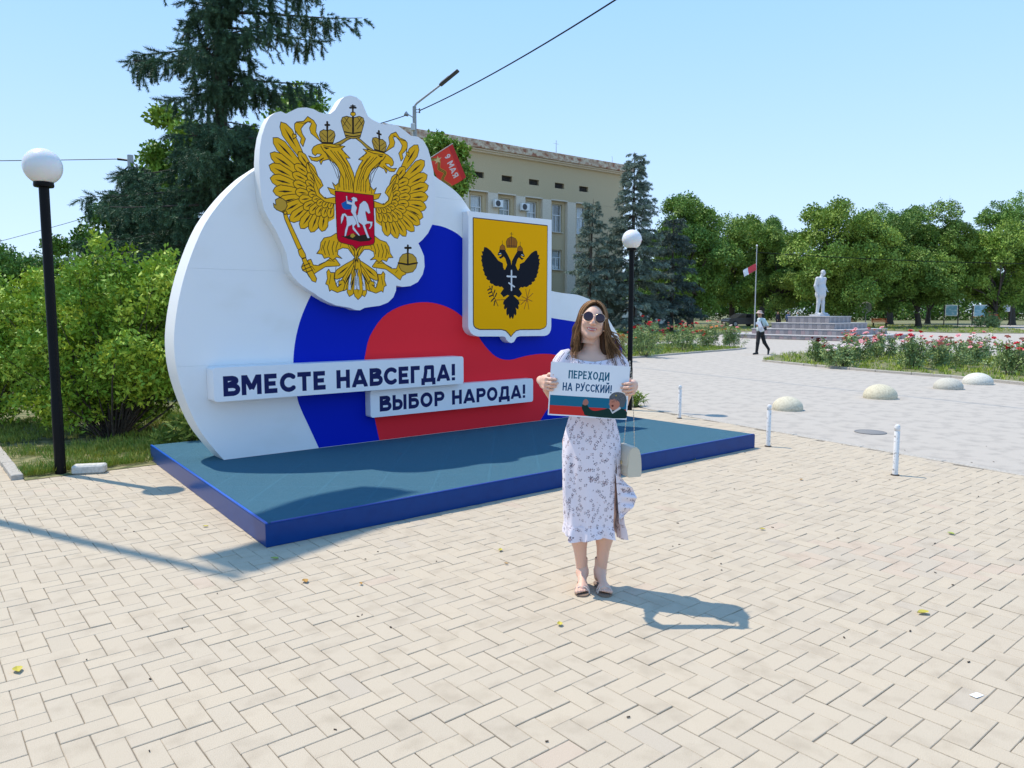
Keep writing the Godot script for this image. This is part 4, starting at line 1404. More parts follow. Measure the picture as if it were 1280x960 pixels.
	for i in 230:
		var q = Vector2(r.randf_range(20, 1004), r.randf_range(20, 1004))
		var big = r.randf() < 0.55
		var ink = Color(0.02, 0.018, 0.05).lerp(Color(0.12, 0.06, 0.08), pow(r.randf(), 2.0)).linear_to_srgb()
		var a0 = r.randf() * TAU
		for k in (5 if big else 1):
			var a = a0 + k * (1.1 + r.randf() * 0.4)
			var c = q + Vector2(cos(a), sin(a)) * (17.0 if big else 0.0)
			var d = Vector2(cos(a), sin(a))
			var e = Vector2(-d.y, d.x)
			cv.poly(PackedVector2Array([c - d * 12, c + e * 6, c + d * 12, c - e * 6]), ink if r.randf() < 0.8 else Color(0.45, 0.3, 0.3).linear_to_srgb())
		if r.randf() < 0.6:
			var g = q + Vector2(r.randf_range(-40, 40), r.randf_range(-40, 40))
			cv.stroke(PackedVector2Array([g, g + Vector2(r.randf_range(-18, 18), r.randf_range(-18, 18))]), 3.0, Color(0.4, 0.42, 0.4).linear_to_srgb())
	dm.albedo_texture = cv.tex()
	dm.rim_enabled = true
	dm.rim = 0.3
	dm.backlight = Color(0.25, 0.25, 0.25)
	var rings = [[1.372, 0.158, 0.078, 0.0], [1.33, 0.162, 0.092, 0.0], [1.24, 0.158, 0.112, 0.0], [1.14, 0.138, 0.1, 0.0], [1.06, 0.128, 0.095, 0.0], [0.99, 0.152, 0.112, 0.002], [0.9, 0.176, 0.128, 0.004], [0.8, 0.184, 0.132, 0.006], [0.7, 0.183, 0.128, 0.008], [0.58, 0.176, 0.12, 0.011], [0.46, 0.164, 0.112, 0.014], [0.4, 0.158, 0.108, 0.016], [0.395, 0.163, 0.112, 0.012], [0.36, 0.165, 0.116, 0.02], [0.32, 0.166, 0.118, 0.026]]
	var dr = MB.new()
	var na = 72
	var rows: Array = []
	var shape = func(ri: float, k: int) -> Vector3:
		var a = clampi(int(ri), 0, rings.size() - 1)
		var q = rings[a]
		var th = 0.95 + TAU * k / na                        # starts at the slit
		if q[0] < 0.74:
			var open = (0.74 - q[0]) * 0.42
			th = 0.95 + open * 0.5 + (TAU - open) * k / na
		var wv = q[3] * (sin(th * 7.0 + q[0] * 5.0) * 0.6 + sin(th * 11.0 - q[0] * 9.0 + 1.0) * 0.4)
		var x = sin(th) * (q[1] * 0.92 + wv)
		var z = cos(th) * (q[2] + wv)
		var y = q[0] + (0.014 * sin(th * 3.0 + 0.6) if a == rings.size() - 1 else 0.0)
		if a == 0:
			y += 0.012 * absf(sin(th)) - 0.03 * maxf(0.0, cos(th))
		if q[0] < 0.74 and k < 7:
			x += (0.74 - q[0]) * 0.18 * (7 - k) / 7.0
		return Vector3(x, y, z)
	for i in rings.size():
		for k in na:
			if i == 0:
				continue
			var P = [shape.call(i - 1, k), shape.call(i - 1, k + 1), shape.call(i, k + 1), shape.call(i, k)]
			var N: Array = []
			for m in [[i - 1, k], [i - 1, k + 1], [i, k + 1], [i, k]]:
				var e1 = shape.call(m[0], mini(m[1] + 1, na)) - shape.call(m[0], maxi(m[1] - 1, 0))
				var e2 = shape.call(mini(m[0] + 1, rings.size() - 1), m[1]) - shape.call(maxi(m[0] - 1, 0), m[1])
				N.append(e1.cross(e2).normalized() * -1.0)
			for m in 4:
				if N[m].dot(Vector3(P[m].x, 0, P[m].z)) < 0.0:
					N[m] = -N[m]
			var uu = [Vector2(k, 0) * 1.05 / na, Vector2(k + 1, 0) * 1.05 / na]
			var v0 = rings[i - 1][0]
			var v1 = rings[i][0]
			var T = [Vector2(uu[0].x, -v0) / 0.42, Vector2(uu[1].x, -v0) / 0.42, Vector2(uu[1].x, -v1) / 0.42, Vector2(uu[0].x, -v1) / 0.42]
			dr.tri(P[0], P[1], P[2], N[0], N[1], N[2], T[0], T[1], T[2])
			dr.tri(P[0], P[2], P[3], N[0], N[2], N[3], T[0], T[2], T[3])
	var dress = part(o, "dress", dr, dm)
	# ruffle flying from the slit
	var ru = MB.new()
	var prev: Array = []
	for i in 25:
		var t = i / 24.0
		var y = 0.715 - 0.3 * t
		var row: Array = []
		for k in 6:
			var s = k / 5.0
			var flare = sin(PI * minf(1.0, t * 1.15)) * 0.1 + 0.012
			row.append(Vector3(0.128 + 0.03 * t + flare * s, y - 0.02 * s + 0.006 * sin(i * 1.3) * s, 0.1 - 0.03 * t + 0.02 * s * sin(i * 1.25 + s) - 0.02 * s))
		if i > 0:
			for k in 5:
				var nn = (row[k] - prev[k]).cross(row[k + 1] - row[k]).normalized()
				if nn.z < 0.0:
					nn = -nn
				ru.tri(prev[k], prev[k + 1], row[k + 1], nn, nn, nn, Vector2(k * 0.05, t), Vector2(k * 0.05 + 0.05, t), Vector2(k * 0.05 + 0.05, t + 0.04))
				ru.tri(prev[k], row[k + 1], row[k], nn, nn, nn, Vector2(k * 0.05, t), Vector2(k * 0.05 + 0.05, t + 0.04), Vector2(k * 0.05, t + 0.04))
		prev = row
	part(dress, "ruffle", ru, dm)
	for s in [[-1.0, Vector3(-0.118, 1.398, -0.018), Vector3(-0.193, 1.15, 0.0)], [1.0, Vector3(0.106, 1.386, -0.018), Vector3(0.163, 1.14, 0.0)]]:
		var sl = MB.new()
		var pts: Array = []
		var rad: Array = []
		for k in 11:
			var t = k / 10.0
			pts.append(s[1].lerp(s[2], t) + Vector3(s[0] * 0.022 * sin(PI * minf(1.0, t * 1.6)), 0, 0))
			rad.append([0.022, 0.05, 0.062, 0.066, 0.067, 0.067, 0.067, 0.066, 0.064, 0.06, 0.05][k] + 0.002 * sin(k * 2.6))
		sl.tube(pts, rad, 20, false)
		for q in sl.t.size():
			sl.t[q] = Vector2(sl.t[q].x * 0.9, sl.t[q].y * 2.4)
		part(dress, "sleeve", sl, dm)
	# sandals
	var sm = mt(0.62, 0.5, 0.42, 0.5)
	for a in [[-0.046, -0.1], [0.068, 0.1]]:
		var sa = Node3D.new()
		sa.name = "sandal"
		o.add_child(sa, true)
		sa.transform = Transform3D(Basis(Vector3.UP, a[1]), Vector3(a[0], 0.0, 0.005))
		var so = MB.new()
		var pp = PackedVector2Array()
		for q in [[0.0, -0.11], [-0.026, -0.1], [-0.031, -0.06], [-0.026, 0.0], [-0.04, 0.06], [-0.04, 0.1], [-0.024, 0.127], [0.0, 0.134], [0.024, 0.127], [0.04, 0.1], [0.04, 0.06], [0.027, 0.0], [0.031, -0.06], [0.026, -0.1]]:
			pp.append(Vector2(q[0], -q[1]))
		so.extrude(smooth(pp, 2), 0.0, 0.0105)
		part(sa, "sole", so, mt(0.2, 0.14, 0.1, 0.6), Vector3(0, 0.0005, 0), Basis(Vector3.RIGHT, -PI / 2))
		var st = MB.new()
		var pts: Array = []
		var rad: Array = []
		for k in 17:
			var t = TAU * k / 16.0
			pts.append(Vector3(cos(t) * 0.035, 0.1 + 0.004 * sin(t * 5.0), -0.05 + sin(t) * 0.036))
			rad.append(0.0042)
		st.tube(pts, rad, 6, false)
		part(sa, "ankle_strap", st, sm)
		for zz in [0.062, 0.088]:
			st = MB.new()
			pts = []
			rad = []
			for k in 9:
				var t = PI * k / 8.0
				pts.append(Vector3(cos(t) * 0.042, 0.008 + sin(t) * (0.05 if zz < 0.07 else 0.04), zz - 0.004 * sin(t)))
				rad.append(0.004)
			st.tube(pts, rad, 6, false, 1.0)
			part(sa, "strap", st, sm)
	# poster in her hands
	var c = Vector3(-0.043, 1.197, 0.25)
	var ps = thing("poster", "printed paper poster with blue lettering and striped picture held at her chest", "poster", Vector3(0.458, 0, -4.25) + c)
	ps.rotation = Vector3(-0.05, 0.0, -0.062)
	var pv = Canvas.new(1240, 840, Color(0.8, 0.8, 0.82).linear_to_srgb())
	write(pv, "ПЕРЕХОДИ", 285, 245, 640, 132, Color(0.008, 0.11, 0.18).linear_to_srgb(), 0.115, 0.14)
	write(pv, "НА РУССКИЙ!", 205, 440, 770, 128, Color(0.008, 0.07, 0.16).linear_to_srgb(), 0.115, 0.14)
	pv.im.fill_rect(Rect2i(18, 520, 1204, 170), Color(0.012, 0.14, 0.23).linear_to_srgb())
	pv.im.fill_rect(Rect2i(18, 680, 1204, 140), Color(0.62, 0.03, 0.025).linear_to_srgb())
	# the printed figure: an arm raised from a dark coat, a grey fur hat
	var coat = Color(0.008, 0.035, 0.028).linear_to_srgb()
	pv.poly(smooth(pl([530, 640, 590, 620, 640, 690, 720, 730, 850, 705, 930, 680, 1000, 690, 1100, 660, 1222, 700, 1222, 820, 640, 820, 560, 760, 525, 700]), 3), coat)
	pv.poly(smooth(pl([535, 640, 540, 590, 570, 555, 600, 560, 625, 600, 610, 640, 575, 655]), 3), Color(0.4, 0.16, 0.12).linear_to_srgb())
	pv.poly(pl([960, 680, 1010, 760, 1140, 670, 1120, 640, 1010, 730, 980, 650]), Color(0.62, 0.6, 0.58).linear_to_srgb())
	pv.poly(smooth(pl([955, 560, 965, 530, 1060, 520, 1110, 560, 1110, 640, 1060, 690, 1010, 700, 975, 680, 960, 630, 945, 610, 955, 590]), 3), Color(0.52, 0.2, 0.13).linear_to_srgb())
	pv.poly(pl([985, 628, 1015, 615, 1025, 640, 1000, 655]), Color(0.1, 0.02, 0.02).linear_to_srgb())
	pv.poly(pl([985, 570, 1030, 562, 1032, 572, 988, 580]), Color(0.18, 0.07, 0.05).linear_to_srgb())
	pv.poly(smooth(pl([950, 545, 948, 490, 1000, 432, 1080, 412, 1165, 430, 1212, 490, 1205, 560, 1180, 640, 1120, 640, 1110, 575, 1040, 525, 990, 530]), 3), Color(0.1, 0.11, 0.12).linear_to_srgb())
	var pr = rng(73)
	for i in 260:
		var q = Vector2(pr.randf_range(955, 1205), pr.randf_range(400, 560))
		if Vector2((q.x - 1080) / 125.0, (q.y - 490) / 72.0).length() < 0.95:
			var gy = pr.randf_range(0.06, 0.2)
			pv.stroke(PackedVector2Array([q, q + Vector2(pr.randf_range(-14, 14), pr.randf_range(-14, 14))]), 5.0, Color(gy, gy, gy * 1.05).linear_to_srgb())
	pv.disc(Vector2(1050, 468), 13.0, Color(0.4, 0.3, 0.06).linear_to_srgb())
	var pm = mt(1, 1, 1, 0.35, 0.0, 0.25)
	pm.albedo_texture = pv.tex()
	var sheet = MB.new()
	sheet.extrude(pl([-0.2135, -0.144, 0.2135, -0.144, 0.2135, 0.144, -0.2135, 0.144]), -0.0005, 0.0008, Vector2(-0.2135, -0.144), Vector2(1.0 / 0.427, 1.0 / 0.288))
	part(ps, "printed_sheet", sheet, pm)
	# shoulder bag
	var bg = thing("handbag", "small cream handbag with flap and chain strap hanging at her hip", "handbag", Vector3(0.458 + 0.212, 0.69, -4.25 + 0.03), -1.25)
	var cream = grained(mt(0.62, 0.56, 0.44, 0.45), M.gran, 9.0, M.bump, 0.4)
	var bb = MB.new()
	var prof = PackedVector2Array()
	for q in [[-0.042, 0.0], [-0.05, 0.02], [-0.046, 0.1], [-0.03, 0.155], [0.0, 0.168], [0.03, 0.155], [0.046, 0.1], [0.05, 0.02], [0.042, 0.0]]:
		prof.append(Vector2(q[0], q[1]))
	bb.extrude(smooth(prof, 3), -0.088, 0.088)
	part(bg, "bag_body", bb, cream, Vector3.ZERO, Basis(Vector3.UP, PI / 2))
	var fl = MB.new()
	var fp = PackedVector2Array()
	for q in [[-0.02, 0.168], [0.02, 0.17], [0.045, 0.135], [0.057, 0.07], [0.054, 0.065], [0.038, 0.13], [0.01, 0.162]]:
		fp.append(Vector2(q[0], q[1]))
	fl.extrude(smooth(fp, 2), -0.086, 0.086)
	part(bg, "flap", fl, cream, Vector3.ZERO, Basis(Vector3.UP, -PI / 2))
	var cl = MB.new()
	cl.box(Vector3(0, 0.075, 0.06), Vector3(0.035, 0.022, 0.008), 0.003)
	part(bg, "clasp", cl, mt(0.6, 0.5, 0.3, 0.25, 0.9))
	var ch = MB.new()
	for s in [[-0.08, -0.02], [0.08, 0.0]]:
		var a = Vector3(s[0], 0.15, 0)
		var b = Vector3(-0.065 + s[1] * 0.3, 0.66, -0.03)
		for k in 34:
			var p = a.lerp(b, k / 34.0) + Vector3(0.015 * sin(PI * k / 34.0), 0, 0)
			ch.box(p, Vector3(0.007, 0.012, 0.003) if k % 2 == 0 else Vector3(0.003, 0.012, 0.007), 0.001)
	part(bg, "chain", ch, mt(0.62, 0.58, 0.5, 0.3, 0.8))
	bg.scale = Vector3(0.86, 1.0, 0.86)

# a dressed figure from joints; returns the node's parts under par
func figure(par: Node, J: Dictionary, cell: float, mats: Dictionary, k := 1.0, girth := 1.0) -> void:
	var X = Transform3D(scaled(k), Vector3.ZERO)
	var lo = Vector3(-0.75, -0.05, -0.6)
	var hi = Vector3(0.75, 1.9, 0.6)
	var one = mats.has("all")
	var sk = Field.new(lo, hi, cell)
	var head: Vector3 = J.head
	var hd = Basis(Vector3.UP, J.get("look", 0.0))
	sk.ell(head + Vector3(0, 0.02, 0), Vector3(0.073, 0.095, 0.088), 0.02, hd)
	sk.ell(head + hd * Vector3(0, -0.045, 0.03), Vector3(0.053, 0.065, 0.055), 0.02, hd)
	sk.cap(head + hd * Vector3(0, 0.01, 0.085), head + hd * Vector3(0, -0.022, 0.1), 0.012, 0.014, 0.012)
	sk.cap(head + hd * Vector3(0, -0.09, 0.055), head + hd * Vector3(0, -0.075, 0.06), 0.018, 0.02, 0.02)
	for s in [-1.0, 1.0]:
		sk.ell(head + hd * Vector3(s * 0.076, -0.005, 0.0), Vector3(0.012, 0.03, 0.018), 0.01, hd)
	sk.cap(J.neck, head + Vector3(0, -0.03, -0.01), 0.06, 0.055, 0.02)
	for s in ["l", "r"]:
		sk.cap(J["el_" + s], J["wr_" + s], 0.042 * girth, 0.028, 0.02)
	var cloth = sk if one else Field.new(lo, hi, cell)
	cloth.cap(J.sh_l, J.sh_r, 0.068 * girth, 0.068 * girth, 0.05)
	cloth.ell(J.chest, Vector3(0.17, 0.2, 0.115) * girth, 0.06, Basis(Vector3.UP, J.get("turn", 0.0)))
	cloth.ell(J.belly, Vector3(0.16, 0.19, 0.12) * girth, 0.06, Basis(Vector3.UP, J.get("turn", 0.0)))
	for s in ["l", "r"]:
		var sh: Vector3 = J["sh_" + s]
		var e: Vector3 = J["el_" + s]
		cloth.cap(sh, sh.lerp(e, J.get("sleeve", 0.85)), 0.068 * girth, 0.06 * girth, 0.03)
		if J.get("sleeve", 0.85) >= 1.0:
			cloth.cap(e, e.lerp(J["wr_" + s], 0.9), 0.058 * girth, 0.044 * girth, 0.03)
		else:
			sk.cap(sh, e, 0.045, 0.042, 0.02)
	if J.has("skirt"):
		cloth.cap(J.belly, J.skirt, 0.16 * girth, 0.19 * girth, 0.06)
	var legs = sk if one else Field.new(lo, hi, cell)
	legs.ell(J.hip, Vector3(0.16, 0.13, 0.12) * girth, 0.05, Basis(Vector3.UP, J.get("turn", 0.0)))
	for s in ["l", "r"]:
		legs.cap(J["th_" + s], J["kn_" + s], 0.092 * girth, 0.068 * girth, 0.03)
		legs.cap(J["kn_" + s], J["an_" + s], 0.068 * girth, 0.052 * girth, 0.03)
	var shoe = sk if one else Field.new(lo, hi, cell)
	var shoe2 = sk if one else Field.new(lo, hi, cell)
	for s in ["l", "r"]:
		var an: Vector3 = J["an_" + s]
		var d: Vector3 = J["ft_" + s]
		var f = shoe if s == "l" else shoe2
		f.cap(an + Vector3(0, -0.015, 0), an + Vector3(0, -0.04, 0) - d * 0.05, 0.045, 0.042, 0.02)
		f.cap(an + Vector3(0, -0.035, 0), an + d * 0.17 + Vector3(0, -0.05, 0), 0.045, 0.034, 0.03)
	var mb = MB.new()
	sk.to(mb, X)
	for s in ["l", "r"]:
		var w: Vector3 = J["wr_" + s]
		var d: Vector3 = (w - J["el_" + s]).normalized()
		var pz = (J.get("palm_" + s, Vector3(0, 0, 1)) as Vector3)
		pz = (pz - d * pz.dot(d)).normalized()
		hand(mb, X * (w + d * 0.06), scaled(k, Basis(d.cross(pz), d, pz)), J.get("curl_" + s, 0.5), maxf(0.0045, cell * 0.45))
	if one:
		part(par, "figure", mb, mats.all)
		return
	part(par, "body", mb, mats.skin)
	for q in [["shirt", cloth, "shirt"], ["trousers", legs, "trousers"], ["shoe", shoe, "shoes"], ["shoe", shoe2, "shoes"]]:
		var m = MB.new()
		q[1].to(m, X)
		part(par, q[0], m, mats[q[2]])

func man() -> void:
	var o = thing("person", "man in bucket hat, pale t-shirt and dark trousers walking across the square", "person", Vector3(9.46, 0, -28.6))
	var J = {"head": Vector3(-0.02, 1.53, 0.05), "look": -0.75, "neck": Vector3(0.04, 1.36, 0.0), "turn": -0.75,
		"sh_l": Vector3(-0.06, 1.33, 0.15), "sh_r": Vector3(0.2, 1.31, -0.1), "chest": Vector3(0.06, 1.2, 0.02), "belly": Vector3(0.04, 0.98, 0.03), "hip": Vector3(0.05, 0.84, 0.0), "sleeve": 0.8,
		"el_l": Vector3(-0.1, 1.05, 0.24), "wr_l": Vector3(-0.2, 1.08, 0.42), "el_r": Vector3(0.33, 1.06, 0.02), "wr_r": Vector3(0.1, 1.05, 0.22),
		"th_l": Vector3(-0.03, 0.82, 0.06), "th_r": Vector3(0.12, 0.82, -0.05), "kn_l": Vector3(-0.08, 0.45, 0.12), "kn_r": Vector3(0.22, 0.46, -0.02), "an_l": Vector3(-0.1, 0.085, 0.08), "an_r": Vector3(0.42, 0.2, -0.1),
		"ft_l": Vector3(-0.85, -0.02, 0.5), "ft_r": Vector3(-0.2, -0.9, 0.35), "palm_l": Vector3(0.6, 0.6, 0), "palm_r": Vector3(-0.3, 0.8, 0), "curl_l": 0.9, "curl_r": 0.9}
	var skin = mt(0.5, 0.27, 0.18, 0.55)
	var cloth = grained(mt(0.62, 0.7, 0.68, 0.9), M.gran, 3.0)
	figure(o, J, 0.014, {"skin": skin, "shirt": cloth, "trousers": mt(0.012, 0.012, 0.014, 0.85), "shoes": mt(0.01, 0.01, 0.01, 0.5)}, 1.0, 0.98)
	var hat = MB.new()
	hat.lathe([Vector2(0.0, 0.115), Vector2(0.05, 0.113), Vector2(0.082, 0.098), Vector2(0.095, 0.05), Vector2(0.1, 0.035), Vector2(0.15, 0.005), Vector2(0.153, 0.0), Vector2(0.148, -0.001), Vector2(0.098, 0.028)], 24, J.head + Vector3(0, 0.035, 0), Basis(Vector3(0, 0, 1), -0.08))
	part(o, "hat", hat, mt(0.5, 0.38, 0.33, 0.9))
	var sg = MB.new()
	var hb = Basis(Vector3.UP, -0.75)
	for s in [-1.0, 1.0]:
		sg.ball(J.head + hb * Vector3(s * 0.034, 0.008, 0.088), Vector3(0.026, 0.02, 0.008), hb, 10, 6)
	part(o, "sunglasses", sg, mt(0.02, 0.01, 0.01, 0.2))
	var bag = thing("shoulder_bag", "black pouch slung across the walking man's chest", "bag", Vector3(9.46, 0, -28.6))
	var bb = MB.new()
	bb.box(Vector3(0.13, 0.99, 0.2), Vector3(0.17, 0.15, 0.06), 0.02, Basis(Vector3.UP, -0.3))
	part(bag, "pouch", bb, mt(0.012, 0.012, 0.014, 0.6))
	var st = MB.new()
	st.tube([Vector3(0.1, 1.05, 0.2), Vector3(0.01, 1.22, 0.19), Vector3(0.0, 1.37, 0.12)], [0.013, 0.013, 0.013], 6)
	part(bag, "strap", st, mt(0.012, 0.012, 0.014, 0.6))
	var pap = thing("papers", "bundle of white papers in the walking man's hands", "papers", Vector3(9.46, 0, -28.6))
	var r = rng(81)
	for i in 5:
		var pm = MB.new()
		pm.box(Vector3(0, 0, i * 0.006), Vector3(0.17, 0.23, 0.003), 0.0, Basis.from_euler(Vector3(r.randf_range(-0.1, 0.1), r.randf_range(-0.15, 0.15), r.randf_range(-0.2, 0.2))))
		part(pap, "sheet", pm, mt(0.72, 0.7, 0.74, 0.7), Vector3(-0.16 + 0.03 * i, 1.15 - 0.04 * i, 0.44 - 0.03 * i), Basis.from_euler(Vector3(-0.25, -0.3, 0.35)))
	# three walkers far off under the trees
	var walk = {"head": Vector3(0, 1.56, 0.02), "neck": Vector3(0, 1.4, 0), "sh_l": Vector3(-0.17, 1.36, 0), "sh_r": Vector3(0.17, 1.36, 0), "chest": Vector3(0, 1.22, 0), "belly": Vector3(0, 1.02, 0), "hip": Vector3(0, 0.88, 0), "sleeve": 1.0,
		"el_l": Vector3(-0.23, 1.1, 0.02), "wr_l": Vector3(-0.22, 0.87, 0.1), "el_r": Vector3(0.23, 1.1, -0.04), "wr_r": Vector3(0.24, 0.86, -0.02), "th_l": Vector3(-0.09, 0.86, 0), "th_r": Vector3(0.09, 0.86, 0),
		"kn_l": Vector3(-0.12, 0.46, 0.12), "kn_r": Vector3(0.12, 0.47, -0.02), "an_l": Vector3(-0.16, 0.09, 0.12), "an_r": Vector3(0.17, 0.1, -0.2), "ft_l": Vector3(0, -0.02, 1), "ft_r": Vector3(0, -0.2, 0.95)}
	for a in [[28.4, -80.0, 0.6, Color(0.03, 0.035, 0.05), Color(0.02, 0.02, 0.03), "far walker in dark clothes, leftmost of the three left of the monument"], [29.5, -80.0, 2.4, Color(0.06, 0.1, 0.22), Color(0.03, 0.05, 0.12), "far walker in dark blue between the dark and the pale walker"], [30.1, -79.0, 1.2, Color(0.3, 0.42, 0.5), Color(0.2, 0.3, 0.4), "far walker in pale blue nearest the monument steps"]]:
		var p = thing("person", a[5], "person", Vector3(a[0], 0, a[1]), a[2], "people walking under the far trees")
		figure(p, walk, 0.026, {"skin": skin, "shirt": mt(a[3].r, a[3].g, a[3].b, 0.9), "trousers": mt(a[4].r, a[4].g, a[4].b, 0.9), "shoes": mt(0.02, 0.02, 0.02, 0.6)}, 0.97)

# ------------------------------------------------------------------ monument
func monument() -> void:
	var at = Vector3(19.3, 0, -47.0)
	var o = thing("monument_steps", "four stepped granite tiers under the stone statue", "monument base", at, GRID_YAW)
	var pale = grained(mt(1, 1, 1, 0.6), noise(91, 0.2, [[0.0, 0.3, 0.28, 0.28], [0.5, 0.4, 0.38, 0.37], [1.0, 0.5, 0.48, 0.47]], 3), 0.8)
	var tiles = [mt(0.3, 0.27, 0.27, 0.5), mt(0.22, 0.2, 0.205, 0.5), mt(0.34, 0.25, 0.25, 0.5)]
	var y = 0.0
	for t in [[8.2, 0.26, 0], [5.8, 0.34, 1], [4.1, 0.36, 2], [2.7, 0.4, 3]]:
		var b = MB.new()
		b.box(Vector3(0, y + t[1] * 0.5, 0), Vector3(t[0], t[1], t[0]), 0.015)
		b.box(Vector3(0, y + t[1] - 0.02, 0), Vector3(t[0] + 0.07, 0.045, t[0] + 0.07), 0.01)
		var tier = part(o, "tier", b, pale)
		# facing slabs, side by side on the two faces in view
		var ms = [MB.new(), MB.new(), MB.new()]
		var n = int(t[0] / 0.27)
		for f in 4:
			var bs = Basis(Vector3.UP, f * PI / 2)
			for i in n:
				var w = t[0] / n
				ms[(i * 7 + f + t[2] * 2) % (2 if t[2] > 1 else 3)].box(bs * Vector3(-t[0] * 0.5 + (i + 0.5) * w, y + t[1] * 0.5 - 0.03, t[0] * 0.5 + 0.006), Vector3(w - 0.015, t[1] - 0.08, 0.02), 0.004, bs)
		for i in 3:
			if ms[i].v.size() > 0:
				var sl = part(tier, "facing_slabs", ms[i], tiles[i])
				sl.set_meta("kind", "stuff")
		y += t[1]
	var st = grained(mt(1, 1, 1, 0.75), noise(92, 0.05, [[0.0, 0.42, 0.43, 0.44], [0.5, 0.56, 0.57, 0.58], [1.0, 0.64, 0.65, 0.66]], 4), 1.0)
	var s = thing("statue", "pale grey stone statue of a standing man in a long jacket", "statue", at + Vector3(0, y, 0), 0.55)
	var pl_ = MB.new()
	pl_.box(Vector3(0, 0.05, 0), Vector3(0.95, 0.1, 0.8), 0.02)
	part(s, "plinth", pl_, st)
	var fg = Node3D.new()
	fg.name = "standing_figure"
	s.add_child(fg)
	fg.position.y = 0.1
	var J = {"head": Vector3(0.03, 1.6, 0.06), "look": 0.45, "neck": Vector3(0, 1.42, 0), "turn": 0.2, "sh_l": Vector3(-0.19, 1.37, -0.01), "sh_r": Vector3(0.19, 1.37, 0.02), "chest": Vector3(0, 1.22, 0.02), "belly": Vector3(0, 1.0, 0.03), "hip": Vector3(0, 0.86, 0.01),
		"sleeve": 1.0, "el_l": Vector3(-0.25, 1.1, -0.04), "wr_l": Vector3(-0.22, 0.84, 0.02), "el_r": Vector3(0.26, 1.11, -0.05), "wr_r": Vector3(0.2, 0.97, 0.1), "th_l": Vector3(-0.09, 0.86, 0), "th_r": Vector3(0.09, 0.86, 0.02),
		"kn_l": Vector3(-0.1, 0.46, 0.01), "kn_r": Vector3(0.1, 0.46, 0.05), "an_l": Vector3(-0.11, 0.08, -0.03), "an_r": Vector3(0.12, 0.08, 0.06), "ft_l": Vector3(-0.2, -0.02, 1), "ft_r": Vector3(0.3, -0.02, 0.95), "skirt": Vector3(0, 0.78, 0.01)}
	figure(fg, J, 0.0145, {"all": st}, 1.62, 1.06)

# ------------------------------------------------------------------ lamps, poles, wires, flags, bollards, signs
func globe_lamp(at: Vector3, label: String, k := 1.0) -> void:
	var o = thing("globe_lamp", label, "street lamp", at, 0.0, "globe lamps on black posts")
	var p = MB.new()
	p.lathe([Vector2(0.05, 0.0), Vector2(0.05, 0.75), Vector2(0.045, 0.77), Vector2(0.045, 2.82)], 24)
	part(o, "post", p, M.black)
	var c = MB.new()
	c.lathe([Vector2(0.045, 2.82), Vector2(0.085, 2.825), Vector2(0.09, 2.84), Vector2(0.085, 2.885), Vector2(0.0, 2.885)], 24)
	part(o, "collar", c, M.black)
	var g = MB.new()
	g.ball(Vector3(0, 3.02, 0), Vector3.ONE * 0.172, Basis.IDENTITY, 40, 28)
	var m = mt(0.78, 0.75, 0.72, 0.25)
	m.subsurf_scatter_enabled = true
	m.subsurf_scatter_strength = 0.3
	part(o, "globe", g, m)
	o.scale = Vector3.ONE * k

func street_pole(at: Vector3, hgt: float, arm: Vector3, label: String) -> Node3D:
	var o = thing("street_light_pole" if arm != Vector3.ZERO else "flag_pole", label, "street light" if arm != Vector3.ZERO else "pole", at)
	var conc = grained(mt(1, 1, 1, 0.85), noise(94, 0.05, [[0.0, 0.22, 0.23, 0.23], [1.0, 0.4, 0.41, 0.4]], 4, 256), 1.0)
	var p = MB.new()
	var thick = 1.0 if arm != Vector3.ZERO else 0.6
	p.tube([Vector3.ZERO, Vector3(0, hgt, 0)], [0.12 * thick, 0.075 * thick], 12)
	part(o, "pole", p, conc)
	if arm == Vector3.ZERO:
		return o
	var a = MB.new()
	var top = Vector3(0, hgt, 0)
	a.tube([top - Vector3(0, 0.4, 0), top, top + arm * 0.06 + Vector3(0, 0.05, 0), top + arm * 0.62], [0.045, 0.045, 0.042, 0.036], 8)
	part(o, "arm", a, M.steel)
	var h = MB.new()
	var d = arm.normalized()
	var sd = d.cross(Vector3.UP).normalized()
	var b = Basis(sd, d.cross(sd) * -1.0, d)
	h.box(top + arm * 0.8, Vector3(0.24, 0.07, arm.length() * 0.42), 0.025, b)
	h.box(top + arm * 0.72 + b.y * 0.05, Vector3(0.13, 0.05, arm.length() * 0.2), 0.02, b)
	part(o, "lamp_head", h, mt(0.03, 0.032, 0.035, 0.5))
	var x = MB.new()
	x.box(Vector3(-0.05, hgt - 0.8, 0.1), Vector3(0.16, 0.26, 0.12), 0.015)
	part(o, "junction_box", x, mt(0.55, 0.55, 0.54, 0.6))
	var sp = MB.new()
	sp.tube([Vector3(0, hgt - 0.45, 0), Vector3(-0.25, hgt - 0.3, 0.05)], [0.02, 0.02], 6)
	sp.lathe([Vector2(0.0, 0.0), Vector2(0.05, 0.02), Vector2(0.1, 0.16), Vector2(0.0, 0.15)], 14, Vector3(-0.22, hgt - 0.36, 0.05), Basis(Vector3(0, 0, 1), 1.0))
	part(o, "loudspeaker", sp, M.steel)
	var ins = MB.new()
	for k in 2:
		ins.tube([Vector3(0, hgt - 0.12 - 0.1 * k, 0), Vector3(0.2, hgt - 0.12 - 0.1 * k, 0.03)], [0.012, 0.012], 5)
		ins.lathe([Vector2(0.0, 0.0), Vector2(0.035, 0.01), Vector2(0.03, 0.08), Vector2(0.0, 0.09)], 10, Vector3(0.2, hgt - 0.16 - 0.1 * k, 0.03))
	part(o, "insulator", ins, mt(0.15, 0.1, 0.08, 0.3))
	return o

